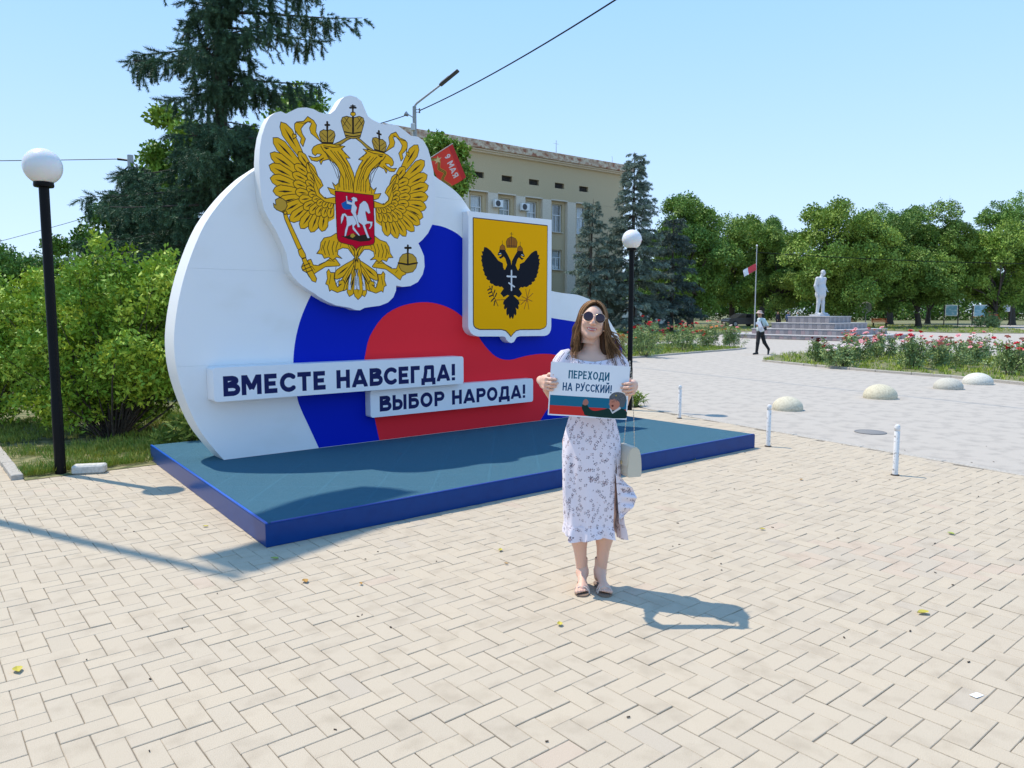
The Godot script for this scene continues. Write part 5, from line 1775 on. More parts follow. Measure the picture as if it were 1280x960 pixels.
func flag_cloth(a: Vector3, b: Vector3, drop: Vector3, amp: float, nu: int, nv: int) -> MB:
	var mb = MB.new()
	var nn0 = (b - a).cross(drop).normalized()
	var f = func(i: int, j: int) -> Vector3:
		var s = float(i) / nu
		var t = float(j) / nv
		return a.lerp(b, s) + drop * t + nn0 * amp * t * (sin(s * 7.0 + t * 3.0) + 0.6 * sin(s * 3.0 - t * 6.0 + 1.0)) + drop.cross(nn0).normalized() * 0.05 * sin(t * 5.0) * (s - 0.5)
	for i in nu:
		for j in nv:
			var P = [f.call(i, j), f.call(i + 1, j), f.call(i + 1, j + 1), f.call(i, j + 1)]
			var N: Array = []
			for m in [[i, j], [i + 1, j], [i + 1, j + 1], [i, j + 1]]:
				N.append((f.call(m[0] + 1, m[1]) - f.call(m[0] - 1, m[1])).cross(f.call(m[0], m[1] + 1) - f.call(m[0], m[1] - 1)).normalized())
			var T = [Vector2(float(i) / nu, float(j) / nv), Vector2(float(i + 1) / nu, float(j) / nv), Vector2(float(i + 1) / nu, float(j + 1) / nv), Vector2(float(i) / nu, float(j + 1) / nv)]
			mb.tri(P[0], P[1], P[2], N[0], N[1], N[2], T[0], T[1], T[2])
			mb.tri(P[0], P[2], P[3], N[0], N[2], N[3], T[0], T[2], T[3])
	return mb

func wire(nm: String, label: String, a: Vector3, b: Vector3, sag: float, r: float) -> void:
	var pts: Array = []
	var rad: Array = []
	for k in 25:
		var t = k / 24.0
		pts.append(a.lerp(b, t) - Vector3(0, sag * 4.0 * t * (1.0 - t), 0))
		rad.append(r)
	var mb = MB.new()
	mb.tube(pts, rad, 6)
	single(nm, mb, M.black, label, "wire")

func street_things() -> void:
	globe_lamp(Vector3(-4.54, 0, -7.38), "black post lamp with white globe at the grass edge, left of the board")
	globe_lamp(Vector3(1.95, 0, -12.3), "black post lamp with white globe behind the woman, in front of the spruces", 0.925)
	var p1 = street_pole(Vector3(-3.81, 0, -30), 9.6, Vector3(1.75, 1.2, 0.5), "grey street light pole with angled arm rising behind the gold eagle panel")
	var p2 = street_pole(Vector3(-6.3, 0, -6.85), 10.2, Vector3.ZERO, "grey pole with a red flag, standing nearer than the left globe lamp")
	# flag cloth with print
	var cv = Canvas.new(640, 420, Color(0.8, 0.045, 0.02).linear_to_srgb())
	cv.im.fill_rect(Rect2i(0, 0, 640, 70), Color(0.6, 0.02, 0.02).linear_to_srgb())
	write(cv, "9 МАЯ", 120, 185, 420, 92, Color(0.75, 0.6, 0.58).linear_to_srgb(), 0.11, 0.14)
	for q in [[Color(0.6, 0.3, 0.02), 48.0], [Color(0.02, 0.015, 0.01), 30.0], [Color(0.6, 0.3, 0.02), 10.0]]:
		cv.stroke(smooth(pl([20, 400, 130, 290, 260, 330, 380, 270, 470, 350, 620, 280]), 6), q[1], (q[0] as Color).linear_to_srgb())
	var star = PackedVector2Array()
	for k in 10:
		star.append(Vector2(110, 300) + Vector2(sin(TAU * k / 10.0), -cos(TAU * k / 10.0)) * (72.0 if k % 2 == 0 else 30.0))
	cv.poly(star, Color(0.72, 0.5, 0.2).linear_to_srgb())
	var fm = mt(1, 1, 1, 0.7)
	fm.albedo_texture = cv.tex()
	fm.backlight = Color(0.5, 0.4, 0.4)
	fm.cull_mode = BaseMaterial3D.CULL_DISABLED
	var f1 = thing("flag", "red flag lettered 9 МАЯ with striped ribbon, between the eagle panel and the building", "flag", Vector3(-3.81, 0, -30), 0.0, "red flags on street light poles")
	var rod = MB.new()
	rod.tube([Vector3(0.05, 7.3, 0.0), Vector3(1.52, 8.12, 0.35)], [0.022, 0.018], 8)
	part(f1, "rod", rod, M.steel)
	var cl = flag_cloth(Vector3(1.5, 8.1, 0.35), Vector3(2.02, 6.85, 0.3), Vector3(-0.95, -0.5, -0.2), 0.05, 16, 10)
	part(f1, "cloth", cl, fm)
	var f2 = thing("flag", "red flag on the street light pole nearer than the left globe lamp", "flag", Vector3(-6.3, 2.8, -6.85), 0.0, "red flags on street light poles")
	var rod2 = MB.new()
	rod2.tube([Vector3(0.05, 7.15, 0.0), Vector3(0.95, 7.52, -1.5)], [0.022, 0.018], 8)
	part(f2, "rod", rod2, M.steel)
	part(f2, "cloth", flag_cloth(Vector3(0.1, 7.35, -0.05), Vector3(0.95, 7.45, -1.45), Vector3(0.3, -1.75, 0.15), 0.05, 16, 10), fm)
	# plain pole far left
	var up = thing("utility_pole", "tall plain grey utility pole above the left bushes", "utility pole", Vector3(-14.99, 0, -30))
	var um = MB.new()
	um.tube([Vector3.ZERO, Vector3(0, 7.75, 0)], [0.16, 0.11], 12)
	part(up, "pole", um, M.steel)
	var br = MB.new()
	br.tube([Vector3(-0.1, 7.3, 0), Vector3(-0.32, 7.1, 0.05)], [0.03, 0.03], 6)
	br.ball(Vector3(-0.34, 7.05, 0.05), Vector3(0.07, 0.1, 0.07), Basis.IDENTITY, 10, 8)
	br.tube([Vector3(-0.1, 7.55, 0), Vector3(-0.5, 7.6, 0)], [0.04, 0.05], 6)
	part(up, "bracket", br, M.black)
	wire("overhead_wire", "overhead cable rising from the street light behind the eagle into the sky", Vector3(-3.6, 9.45, -30), Vector3(8.6, 9.7, -7.0), 0.55, 0.02)
	wire("overhead_wire", "overhead cable running left from the plain utility pole behind the left globe lamp", Vector3(-15.5, 7.6, -30), Vector3(-44, 7.7, -30), 0.15, 0.016)
	wire("overhead_wire", "slack cable dropping right from the utility pole into the dark spruce", Vector3(-14.9, 7.5, -30), Vector3(-9.0, 3.4, -24), 0.3, 0.018)
	wire("overhead_wire", "thin cable sloping down left behind the left globe lamp", Vector3(-14.9, 5.9, -30), Vector3(-42, 2.2, -38), 0.5, 0.01)
	wire("overhead_wire", "cable from the loudspeaker of the street light behind the eagle", Vector3(-4.05, 9.3, -30), Vector3(-6.0, 6.0, -20), 0.1, 0.018)
	wire("overhead_wire", "dark cable crossing in front of the right-hand tree crowns", Vector3(20.1, 6.5, -62), Vector3(62, 6.0, -66), 0.5, 0.03)
	var ep = thing("utility_pole", "tall plain grey utility pole standing right of the view", "utility pole", Vector3(8.6, 0, -7.0))
	var em = MB.new()
	em.tube([Vector3.ZERO, Vector3(0, 9.8, 0)], [0.14, 0.1], 12)
	part(ep, "pole", em, M.steel)
	# flagpole beside the monument
	var fp = thing("flagpole", "thin white flagpole left of the monument", "flagpole", Vector3(20.1, 0, -62))
	var fpm = MB.new()
	fpm.tube([Vector3.ZERO, Vector3(0, 7.0, 0)], [0.05, 0.03], 10)
	part(fp, "pole", fpm, mt(0.5, 0.51, 0.52, 0.5))
	var cap = MB.new()
	cap.ball(Vector3(0, 7.04, 0), Vector3.ONE * 0.08, Basis.IDENTITY, 10, 8)
	part(fp, "finial", cap, M.white)
	var f3 = thing("flag", "small red and white flag flying left from the white flagpole", "flag", Vector3(20.1, 0, -62))
	var wc = Canvas.new(96, 64, Color(0.75, 0.75, 0.75).linear_to_srgb())
	wc.im.fill_rect(Rect2i(0, 0, 60, 64), Color(0.62, 0.05, 0.06).linear_to_srgb())
	var wm = mt(1, 1, 1, 0.7)
	wm.albedo_texture = wc.tex()
	wm.cull_mode = BaseMaterial3D.CULL_DISABLED
	part(f3, "cloth", flag_cloth(Vector3(-0.06, 5.6, 0), Vector3(-1.1, 5.05, 0.1), Vector3(0.05, -0.55, 0.1), 0.06, 12, 6), wm)
	# bollards
	var bl = [[3.82, -7.314, "thin white steel bollard with peeling paint, nearest on the paving edge"], [3.1, -8.915, "thin white steel bollard just past the platform's right corner"], [2.56, -11.3, "thin white steel bollard showing above the platform's back edge"]]
	var proto: Node3D = null
	var paint = grained(mt(1, 1, 1, 0.5), noise(95, 0.03, [[0.0, 0.08, 0.06, 0.05], [0.2, 0.1, 0.08, 0.07], [0.24, 0.7, 0.69, 0.66], [1.0, 0.76, 0.76, 0.75]], 4, 256), 3.0)
	for b in bl:
		var o: Node3D
		if proto == null:
			o = thing("bollard", b[2], "bollard", Vector3(b[0], 0, b[1]), 0.0, "thin white bollards along the paving edge")
			proto = o
			var p = MB.new()
			p.lathe([Vector2(0.026, -0.05), Vector2(0.026, 0.44), Vector2(0.022, 0.446)], 16)
			part(o, "post", p, paint)
			var c = MB.new()
			c.lathe([Vector2(0.022, 0.446), Vector2(0.027, 0.452), Vector2(0.027, 0.49), Vector2(0.02, 0.505), Vector2(0.0, 0.512)], 16)
			part(o, "cap", c, paint)
			var f = MB.new()
			f.lathe([Vector2(0.04, -0.01), Vector2(0.04, 0.008), Vector2(0.0262, 0.012)], 16)
			part(o, "base_plate", f, mt(0.05, 0.04, 0.035, 0.8))
		else:
			o = proto.duplicate()
			o.name = numbered("bollard")
			add_child(o, true)
			o.position = Vector3(b[0], 0, b[1])
			o.rotation.y = b[0]
			tag(o, b[2], "bollard", "thin white bollards along the paving edge")
	# concrete half spheres
	for b in [[4.6, -12.35, 0.245, 0.19, Color(1.0, 0.95, 0.8), "cream concrete half sphere nearest the platform"], [6.98, -14.05, 0.3, 0.23, Color(1.0, 0.94, 0.76), "yellowish concrete half sphere second from the platform"], [9.29, -15.8, 0.285, 0.2, Color(0.86, 0.85, 0.8), "grey pitted concrete half sphere third from the platform"], [10.57, -16.85, 0.31, 0.22, Color(1.05, 1.05, 1.02), "whitest concrete half sphere farthest right beside the rose bed"]]:
		var d = MB.new()
		var pr: Array = [Vector2(b[2] * 0.97, -0.02), Vector2(b[2] * 0.99, 0.012)]
		for k in 13:
			var a = PI * 0.5 * k / 12.0
			pr.append(Vector2(maxf(0.0, cos(a)) * b[2], 0.03 + sin(a) * b[3]))
		d.lathe(pr, 28)
		var col: Color = b[4]
		var m = grained(mt(col.r * 0.95, col.g * 0.95, col.b * 0.95, 0.85), noise(96 + int(b[0]), 0.04, [[0.0, 0.34, 0.31, 0.26], [0.25, 0.53, 0.5, 0.43], [0.6, 0.64, 0.62, 0.55], [1.0, 0.7, 0.68, 0.62]], 5, 256), 2.2, M.bump, 1.2)
		single("concrete_half_sphere", d, m, b[5], "concrete barrier", Vector3(b[0], 0, b[1]), Basis(Vector3.UP, b[0]), "concrete half spheres across the asphalt")
	# notice boards under the far trees
	for b in [[52.2, -89.0, 1.25, 1.3, Color(0.25, 0.5, 0.6), "notice board with pale blue poster, left of three under the far trees"], [55.4, -88.5, 1.45, 1.35, Color(0.3, 0.58, 0.72), "notice board with bright blue poster, middle of three under the far trees"], [58.6, -89.5, 1.5, 0.8, Color(0.5, 0.55, 0.68), "wide low notice board, right of three under the far trees"]]:
		var o = thing("notice_board", b[5], "notice board", Vector3(b[0], 0, b[1]), -0.5, "notice boards under the far trees")
		var p = MB.new()
		for x in [-0.75, 0.75]:
			p.box(Vector3(x * b[2] / 1.3, 1.2, 0), Vector3(0.12, 2.4, 0.1), 0.01)
		part(o, "posts", p, mt(0.04, 0.04, 0.045, 0.6))
		var q = MB.new()
		q.box(Vector3(0, 2.45 - b[3] * 0.5, 0.03), Vector3(b[2], b[3], 0.06), 0.01)
		part(o, "frame", q, M.white)
		var col: Color = b[4]
		var pan = MB.new()
		pan.box(Vector3(0, 2.45 - b[3] * 0.5, 0.064), Vector3(b[2] - 0.12, b[3] - 0.12, 0.008))
		part(o, "poster", pan, grained(mt(1, 1, 1, 0.6), noise(97, 0.04, [[0.0, col.r * 0.6, col.g * 0.7, col.b * 0.8], [0.6, col.r, col.g, col.b], [1.0, 0.7, 0.75, 0.78]], 2, 64), 0.8))
	# low white house and a dark car beyond the left trees
	var hs = thing("low_house", "low white house seen between the spruce trunks", "house", Vector3(10.5, 0, -101), 0.1)
	var hw = MB.new()
	hw.box(Vector3(0, 1.5, -4), Vector3(22, 3.0, 8))
	part(hs, "wall", hw, mt(0.72, 0.72, 0.7, 0.8))
	var rf = MB.new()
	rf.extrude(pl([-4.3, 3.0, 4.3, 3.0, 4.3, 3.2, -4.3, 3.2]), -11.3, 11.3)
	part(hs, "roof", rf, mt(0.5, 0.5, 0.5, 0.8), Vector3(0, 0, -4), Basis(Vector3.UP, PI / 2))
	for i in 7:
		var w = MB.new()
		w.box(Vector3(-9 + i * 3.0, 1.6, 0.02), Vector3(1.1, 1.3, 0.08))
		part(hs, "window", w, mt(0.05, 0.06, 0.07, 0.2))
	car(Vector3(25.5, 0, -83), 0.25)
	# round white panel and orange benches under the trees right of the statue
	var sg = thing("round_sign", "round white panel on a post under the trees right of the statue", "sign", Vector3(39.2, 0, -83), -0.4)
	var sd = MB.new()
	sd.lathe([Vector2(0.0, -0.03), Vector2(0.62, -0.03), Vector2(0.65, 0.0), Vector2(0.62, 0.03), Vector2(0.0, 0.03)], 9, Vector3(0, 2.1, 0), Basis(Vector3.RIGHT, PI / 2))
	part(sg, "panel", sd, mt(0.6, 0.61, 0.62, 0.6))
	var sp = MB.new()
	sp.tube([Vector3.ZERO, Vector3(0, 1.6, -0.04)], [0.05, 0.05], 8)
	part(sg, "post", sp, M.steel)
	for b in [[37.0, -82.0, "orange slatted bench under the trees, nearer the statue"], [40.6, -82.6, "orange slatted bench under the trees beside the round white panel"]]:
		var o = thing("park_bench", b[2], "bench", Vector3(b[0], 0, b[1]), -0.2, "orange benches under the trees")
		var wood = mt(0.45, 0.14, 0.04, 0.7)
		for k in 4:
			var s = MB.new()
			s.box(Vector3(0, 0.45, 0.18 - 0.12 * k), Vector3(1.6, 0.03, 0.1), 0.005)
			part(o, "seat_slat", s, wood)
		for k in 3:
			var s = MB.new()
			s.box(Vector3(0, 0.6 + 0.13 * k, -0.28 - 0.03 * k), Vector3(1.6, 0.1, 0.03), 0.005)
			part(o, "back_slat", s, wood)
		for x in [-0.65, 0.65]:
			var l = MB.new()
			l.box(Vector3(x, 0.22, 0.0), Vector3(0.06, 0.44, 0.44), 0.01)
			l.box(Vector3(x, 0.66, -0.31), Vector3(0.05, 0.5, 0.03), 0.005)
			part(o, "leg", l, M.black)

func car(at: Vector3, yaw: float) -> void:
	var o = thing("parked_car", "dark grey parked car under the trees behind the walking man", "car", at, yaw)
	var paint = mt(0.03, 0.032, 0.036, 0.25)
	var prof = smooth(pl([-2.05, 0.3, -2.1, 0.6, -2.0, 0.82, -1.5, 0.92, -1.15, 0.98, -0.5, 1.38, 0.2, 1.44, 0.9, 1.38, 1.5, 1.02, 1.95, 0.95, 2.1, 0.75, 2.1, 0.35, 1.9, 0.28, -1.9, 0.26]), 3)
	var b = MB.new()
	b.extrude(prof, -0.82, 0.82)
	part(o, "body", b, paint)
	var w = MB.new()
	for s in [-1.0, 1.0]:
		w.extrude(pl([-1.0, 0.99, -0.42, 1.32, 0.2, 1.37, 0.85, 1.32, 1.3, 1.02]), 0.82 * s - 0.004, 0.82 * s + 0.006)
	part(o, "window", w, mt(0.01, 0.012, 0.014, 0.05))
	for x in [-1.3, 1.3]:
		for s in [-1.0, 1.0]:
			var t = MB.new()
			t.lathe([Vector2(0.0, -0.1), Vector2(0.3, -0.1), Vector2(0.32, -0.06), Vector2(0.32, 0.06), Vector2(0.3, 0.1), Vector2(0.0, 0.1)], 18, Vector3(x, 0.32, s * 0.76), Basis(Vector3.RIGHT, PI / 2))
			var wh = part(o, "wheel", t, mt(0.015, 0.015, 0.015, 0.9))
			var rm = MB.new()
			rm.lathe([Vector2(0.0, 0.0), Vector2(0.2, 0.01), Vector2(0.2, -0.02)], 14, Vector3(x, 0.32, s * 0.872), Basis(Vector3.RIGHT, PI / 2 * s))
			part(wh, "rim", rm, M.steel)

# ------------------------------------------------------------------ trees, bushes, roses
func leaf_clump(sd: int, n: int, spread: float, ln: float, w: float, droop := 0.0) -> Mesh:
	var r = rng(sd)
	var mb = MB.new()
	for i in n:
		var p = ball_point(r) * spread
		var d = (p * 0.6 / spread + Vector3(r.randf_range(-1, 1), r.randf_range(-0.6, 0.6) - droop, r.randf_range(-1, 1))).normalized()
		var s = d.cross(Vector3(r.randf_range(-0.5, 0.5), 1, r.randf_range(-0.5, 0.5))).normalized()
		mb.leaf(p, d, s, ln * r.randf_range(0.7, 1.2), w * r.randf_range(0.7, 1.2), 0.1)
	return mb.mesh()

func limb(mb: MB, a: Vector3, b: Vector3, ra: float, rb: float, r: RandomNumberGenerator, sides := 7) -> void:
	var pts: Array = []
	var rad: Array = []
	var ln = (b - a).length()
	for k in 6:
		var t = k / 5.0
		pts.append(a.lerp(b, t) + Vector3(r.randf_range(-1, 1), 0.4 * sin(PI * t), r.randf_range(-1, 1)) * ln * 0.06 * sin(PI * t))
		rad.append(lerpf(ra, rb, t))
	mb.tube(pts, rad, sides, false)

func broad_tree(nm: String, label: String, at: Vector3, hgt: float, rad: Vector3, sd: int, lobes: int, per: int, clump: Mesh, mat: Material, dark: Color, light: Color, group: String, size := 1.0, base := 0.2) -> void:
	var o = thing(nm, label, "tree", at, 0.0, group)
	var r = rng(sd)
	var tr = MB.new()
	var c = Vector3(0, hgt - rad.y, 0)
	var fork = Vector3(r.randf_range(-0.2, 0.2), hgt * base, r.randf_range(-0.2, 0.2))
	tr.tube([Vector3(0, -0.1, 0), Vector3(0, 0.4, 0), fork], [hgt * 0.034, hgt * 0.025, hgt * 0.021], 10, false)
	var xs: Array = []
	var cs: Array = []
	for i in lobes:
		var q = ball_point(r).normalized()
		q = q * pow(r.randf(), 0.28) * r.randf_range(0.72, 1.0)
		var lc = c + q * rad * Vector3(1, 1, 1)
		if i % 3 == 0:
			limb(tr, fork.lerp(Vector3(0, c.y, 0), r.randf() * 0.4), lc, hgt * 0.012, hgt * 0.003, r, 6)
		var lr = r.randf_range(0.16, 0.34) * (rad.x + rad.y) * 0.5
		var tone = dark.lerp(light, r.randf())
		for k in per:
			var v = ball_point(r).normalized() * pow(r.randf(), 0.25)
			v.y = absf(v.y) * 0.75 * (1.0 if r.randf() < 0.8 else -0.6) + 0.1 - 0.35 * (v.x * v.x + v.z * v.z)
			xs.append(Transform3D(any_turn(r).scaled(Vector3.ONE * size * r.randf_range(0.7, 1.25)), lc + v * lr))
			var w = tone.lerp(light, r.randf() * 0.5)
			cs.append(w * r.randf_range(0.8, 1.2))
	part(o, "trunk", tr, M.bark)
	copies(o, "crown", clump, xs, cs, mat)

func spruce(nm: String, label: String, at: Vector3, hgt: float, spread: float, sd: int, step: float, twig: Mesh, mat: Material, size: float, group: String, lean := 0.0, bare := 0.1, gaps := 0.25, extra := [], hang := 0.0) -> void:
	var o = thing(nm, label, "tree", at, 0.0, group)
	var r = rng(sd)
	var tr = MB.new()
	tr.tube([Vector3(0, -0.1, 0), Vector3(lean * 0.3, hgt * 0.4, 0), Vector3(lean, hgt, 0)], [hgt * 0.02, hgt * 0.013, 0.012], 10, false)
	var br = MB.new()
	var xs: Array = []
	var cs: Array = []
	var list: Array = []
	var y = hgt * bare
	while y < hgt * 0.985:
		var t = y / hgt
		var n = 5 if t < 0.85 else 4
		var a0 = r.randf() * TAU
		for k in n:
			if r.randf() < gaps:
				continue
			list.append([y + r.randf_range(-0.5, 0.5) * step, a0 + TAU * k / n + r.randf_range(-0.4, 0.4), (spread * pow(1.0 - t, 0.8) + 0.06 * spread) * r.randf_range(0.65, 1.15)])
		y += step * (1.0 - 0.45 * t)
	for e in extra:
		list.append(e)
	for b in list:
		var ln: float = b[2]
		var d = Vector3(cos(b[1]), 0, sin(b[1]))
		var sd_ = Vector3(-d.z, 0, d.x)
		var s = Vector3(lean * pow(b[0] / hgt, 1.5), b[0], 0)
		var pts: Array = []
		var rad: Array = []
		var up0 = 0.25 * (b[0] / hgt - 0.35)
		for k in 6:
			var t = k / 5.0
			pts.append(s + d * ln * t + Vector3(0, ln * (up0 * t - 0.3 * t * t + 0.2 * t * t * t), 0))
			rad.append(lerpf(0.011 * ln + 0.008, 0.005, t))
		br.tube(pts, rad, 5, false)
		var m = int(ln / (0.16 * size)) + 3
		for k in m:
			var t = lerpf(0.12, 1.0, (k + r.randf()) / m)
			var p = s + d * ln * t + Vector3(0, ln * (up0 * t - 0.3 * t * t + 0.2 * t * t * t), 0)
			for side in [-1.0, 1.0]:
				var tl = (0.34 * ln * (1.02 - t) + 0.16 * size) * r.randf_range(0.6, 1.1)
				var dd = (d * 0.75 + sd_ * side * r.randf_range(0.5, 1.0) + Vector3(0, r.randf_range(-0.75, 0.0), 0)).normalized()
				var q = maxi(1, int(tl / (0.15 * size)))
				for w in q:
					var pp = p + dd * tl * (w + 0.3) / q + Vector3(0, -0.12 * tl * w / q, 0)
					var fw = (dd + Vector3(r.randf_range(-0.35, 0.35), r.randf_range(-0.45, 0.3), r.randf_range(-0.35, 0.35))).normalized()
					var bx = fw.cross(Vector3(r.randf_range(-0.4, 0.4), 1, r.randf_range(-0.4, 0.4))).normalized()
					xs.append(Transform3D(Basis(bx, fw, bx.cross(fw)).scaled(Vector3.ONE * size * r.randf_range(0.8, 1.2)), pp))
					cs.append(Color(1, 1, 1) * r.randf_range(0.6, 1.25))
		if hang > 0.0:
			var hn = int(ln * 9.0)
			for k in hn:
				var t = r.randf_range(0.15, 1.0)
				var p = s + d * ln * t + sd_ * r.randf_range(-0.3, 0.3) * (1.1 - t) + Vector3(0, ln * (up0 * t - 0.3 * t * t + 0.2 * t * t * t), 0)
				var hl = hang * r.randf_range(0.3, 1.0)
				var q = int(hl / 0.1) + 1
				for w in q:
					var fw = Vector3(r.randf_range(-0.4, 0.4), -1, r.randf_range(-0.4, 0.4)).normalized()
					var bx = fw.cross(Vector3(r.randf(), 0.2, r.randf())).normalized()
					xs.append(Transform3D(Basis(bx, fw, bx.cross(fw)).scaled(Vector3.ONE * size * r.randf_range(0.8, 1.15)), p + Vector3(0, -hl * w / q, 0)))
					cs.append(Color(1, 1, 1) * r.randf_range(0.55, 1.2))
	part(o, "trunk", tr, M.bark)
	var bp = part(o, "branches", br, M.bark)
	bp.set_meta("kind", "stuff")
	copies(o, "needles", twig, xs, cs, mat)

func needle_twig(sd: int, n: int, ln: float, nl: float, nw: float) -> Mesh:
	var r = rng(sd)
	var mb = MB.new()
	mb.leaf(Vector3.ZERO, Vector3.UP, Vector3.RIGHT, ln, 0.02, 0.0)
	for i in n:
		var t = (i + 0.5) / n
		var a = i * 2.4 + r.randf_range(-0.4, 0.4)
		var d = (Vector3(cos(a), 0, sin(a)) * 0.85 + Vector3.UP * 0.65).normalized()
		var p = Vector3.UP * ln * t
		var s = d.cross(Vector3(r.randf_range(-1, 1), r.randf_range(-1, 1), r.randf_range(-1, 1))).normalized() * nw
		var e = p + d * nl * (1.05 - 0.4 * t) * r.randf_range(0.8, 1.2)
		var nn = s.cross(d).normalized()
		mb.tri(p - s, p + s, e, nn, nn, nn)
	return mb.mesh()

func trees() -> void:
	var twig = needle_twig(101, 46, 0.19, 0.065, 0.0065)
	var twig2 = needle_twig(102, 26, 0.24, 0.11, 0.014)
	var deep = leafy(0.08, 0.15, 0.08, 0.18, 0.6)
	var blue = leafy(0.2, 0.255, 0.2, 0.12, 0.6)
	# the big ragged spruce behind the board: its long separate boughs are listed
	spruce("spruce", "tall ragged dark spruce with drooping boughs behind the left end of the board", Vector3(-5.75, 0, -15), 10.4, 1.3, 103, 0.33, twig, deep, 1.25, "", 0.15, 0.08, 0.1,
		[[6.7, PI + 0.1, 1.75], [6.45, PI - 0.15, 1.6], [5.9, PI + 0.35, 1.3], [7.9, PI - 0.5, 1.2], [7.35, -0.05, 2.75], [7.6, 0.3, 2.2], [7.1, -0.35, 2.0], [6.9, 0.6, 1.5], [6.1, 0.05, 1.95], [6.0, -0.3, 1.7], [5.0, 0.3, 1.6], [4.5, PI + 0.1, 2.2], [4.0, PI - 0.3, 2.5], [3.4, PI + 0.3, 2.8], [3.0, PI - 0.1, 2.9], [3.7, PI * 0.75, 2.2], [4.2, PI * 1.25, 2.2], [5.0, 1.2, 1.6], [6.4, 1.6, 1.3], [4.6, 1.5, 1.8], [8.6, 0.4, 1.2]], 0.42)
	spruce("spruce", "lower dark spruce left of the ragged one, behind the bush", Vector3(-8.6, 0, -17.5), 5.0, 2.6, 104, 0.34, twig, deep, 1.4, "", 0.0, 0.05, 0.1, [], 0.25)
	var bl = "blue spruces beside the office block"
	spruce("blue_spruce", "tallest blue spruce right of the office block behind the globe lamp", Vector3(9.3, 0, -58), 13.7, 3.6, 105, 0.62, twig2, blue, 2.0, bl, 0.0, 0.1, 0.12)
	spruce("blue_spruce", "slender leaning blue spruce in front of the office block windows", Vector3(5.7, 0, -56), 9.9, 2.4, 106, 0.6, twig2, blue, 1.8, bl, 0.3, 0.22, 0.3)
	spruce("blue_spruce", "thinner blue spruce joined to the slender one by the wall corner", Vector3(7.2, 0, -57), 7.6, 1.9, 116, 0.6, twig2, blue, 1.8, bl, 0.0, 0.3, 0.3)
	spruce("blue_spruce", "shorter dark blue spruce between the tall one and the maples", Vector3(13.0, 0, -61), 9.4, 3.3, 107, 0.6, twig2, leafy(0.09, 0.13, 0.11, 0.1, 0.6), 2.0, bl, 0.0, 0.16, 0.12)
	var cm = leaf_clump(110, 16, 0.32, 0.24, 0.15, 0.3)
	var cm2 = leaf_clump(111, 20, 0.34, 0.2, 0.13, 0.2)
	var g1 = leafy(0.2, 0.31, 0.058, 0.22)
	var D = Color(0.45, 0.55, 0.5)
	var L = Color(1.25, 1.15, 1.0)
	var gl = "broadleaf trees across the square"
	broad_tree("maple_tree", "broad dark green maple just right of the blue spruces", Vector3(18.6, 0, -78), 13.6, Vector3(5.4, 6.1, 5.2), 120, 46, 95, cm, g1, D, Color(0.9, 0.95, 0.8), gl)
	broad_tree("maple_tree", "bright green maple behind the flagpole's left side", Vector3(26.5, 0, -90), 14.2, Vector3(6.0, 6.4, 5.0), 121, 46, 95, cm, g1, Color(0.7, 0.75, 0.6), L, gl)
	broad_tree("linden_tree", "pale green tree directly behind the flagpole", Vector3(31.0, 0, -87), 11.6, Vector3(5.0, 5.4, 4.6), 122, 42, 95, cm2, g1, Color(0.75, 0.8, 0.7), Color(1.35, 1.15, 1.2), gl, 1.0, 0.12)
	broad_tree("chestnut_tree", "large bright chestnut tree right behind the statue", Vector3(34.6, 0, -78), 13.2, Vector3(6.6, 6.1, 5.6), 123, 60, 100, cm, g1, Color(0.65, 0.75, 0.6), L, gl, 1.05, 0.12)
	broad_tree("chestnut_tree", "dark dense chestnut tree left of the notice boards", Vector3(44.0, 0, -81), 12.4, Vector3(6.2, 5.7, 5.4), 124, 56, 100, cm2, g1, Color(0.4, 0.48, 0.42), Color(1.0, 1.0, 0.9), gl, 1.05, 0.12)
	broad_tree("linden_tree", "tall airy tree rising behind the two chestnut trees", Vector3(51.5, 0, -102), 17.3, Vector3(6.6, 7.4, 5.0), 125, 40, 75, cm2, g1, D, Color(1.0, 1.05, 1.0), gl, 1.1)
	broad_tree("maple_tree", "light green tree behind the right notice board", Vector3(51.5, 0, -80), 10.8, Vector3(5.0, 4.9, 4.2), 126, 44, 90, cm, g1, Color(0.75, 0.8, 0.6), Color(1.3, 1.2, 1.0), gl, 0.95, 0.15)
	broad_tree("maple_tree", "bluish green tree at the right edge of the square", Vector3(63.5, 0, -95), 16.2, Vector3(6.2, 7.2, 5.0), 127, 46, 85, cm2, g1, D, Color(0.95, 1.05, 1.0), gl, 1.1)
	broad_tree("linden_tree", "tall dim tree between the maples and the flagpole tree, farther back", Vector3(36.0, 0, -108), 15.4, Vector3(6.0, 6.0, 5.0), 128, 40, 75, cm2, g1, D, Color(0.9, 1.0, 0.9), gl, 1.15)
	broad_tree("maple_tree", "small round tree farther back right of the chestnuts", Vector3(60.0, 0, -108), 13.5, Vector3(5.6, 5.4, 5.0), 129, 40, 80, cm, g1, D, Color(0.9, 1.0, 0.9), gl, 1.15, 0.12)
	broad_tree("maple_tree", "tree far back between the two broad maples", Vector3(22.5, 0, -112), 12.0, Vector3(6.2, 5.0, 5.0), 130, 40, 75, cm, g1, D, Color(0.9, 1.0, 0.85), gl, 1.15, 0.1)
	# what closes the view beyond the square
	var r = rng(180)
	var xs: Array = []
	var cs: Array = []
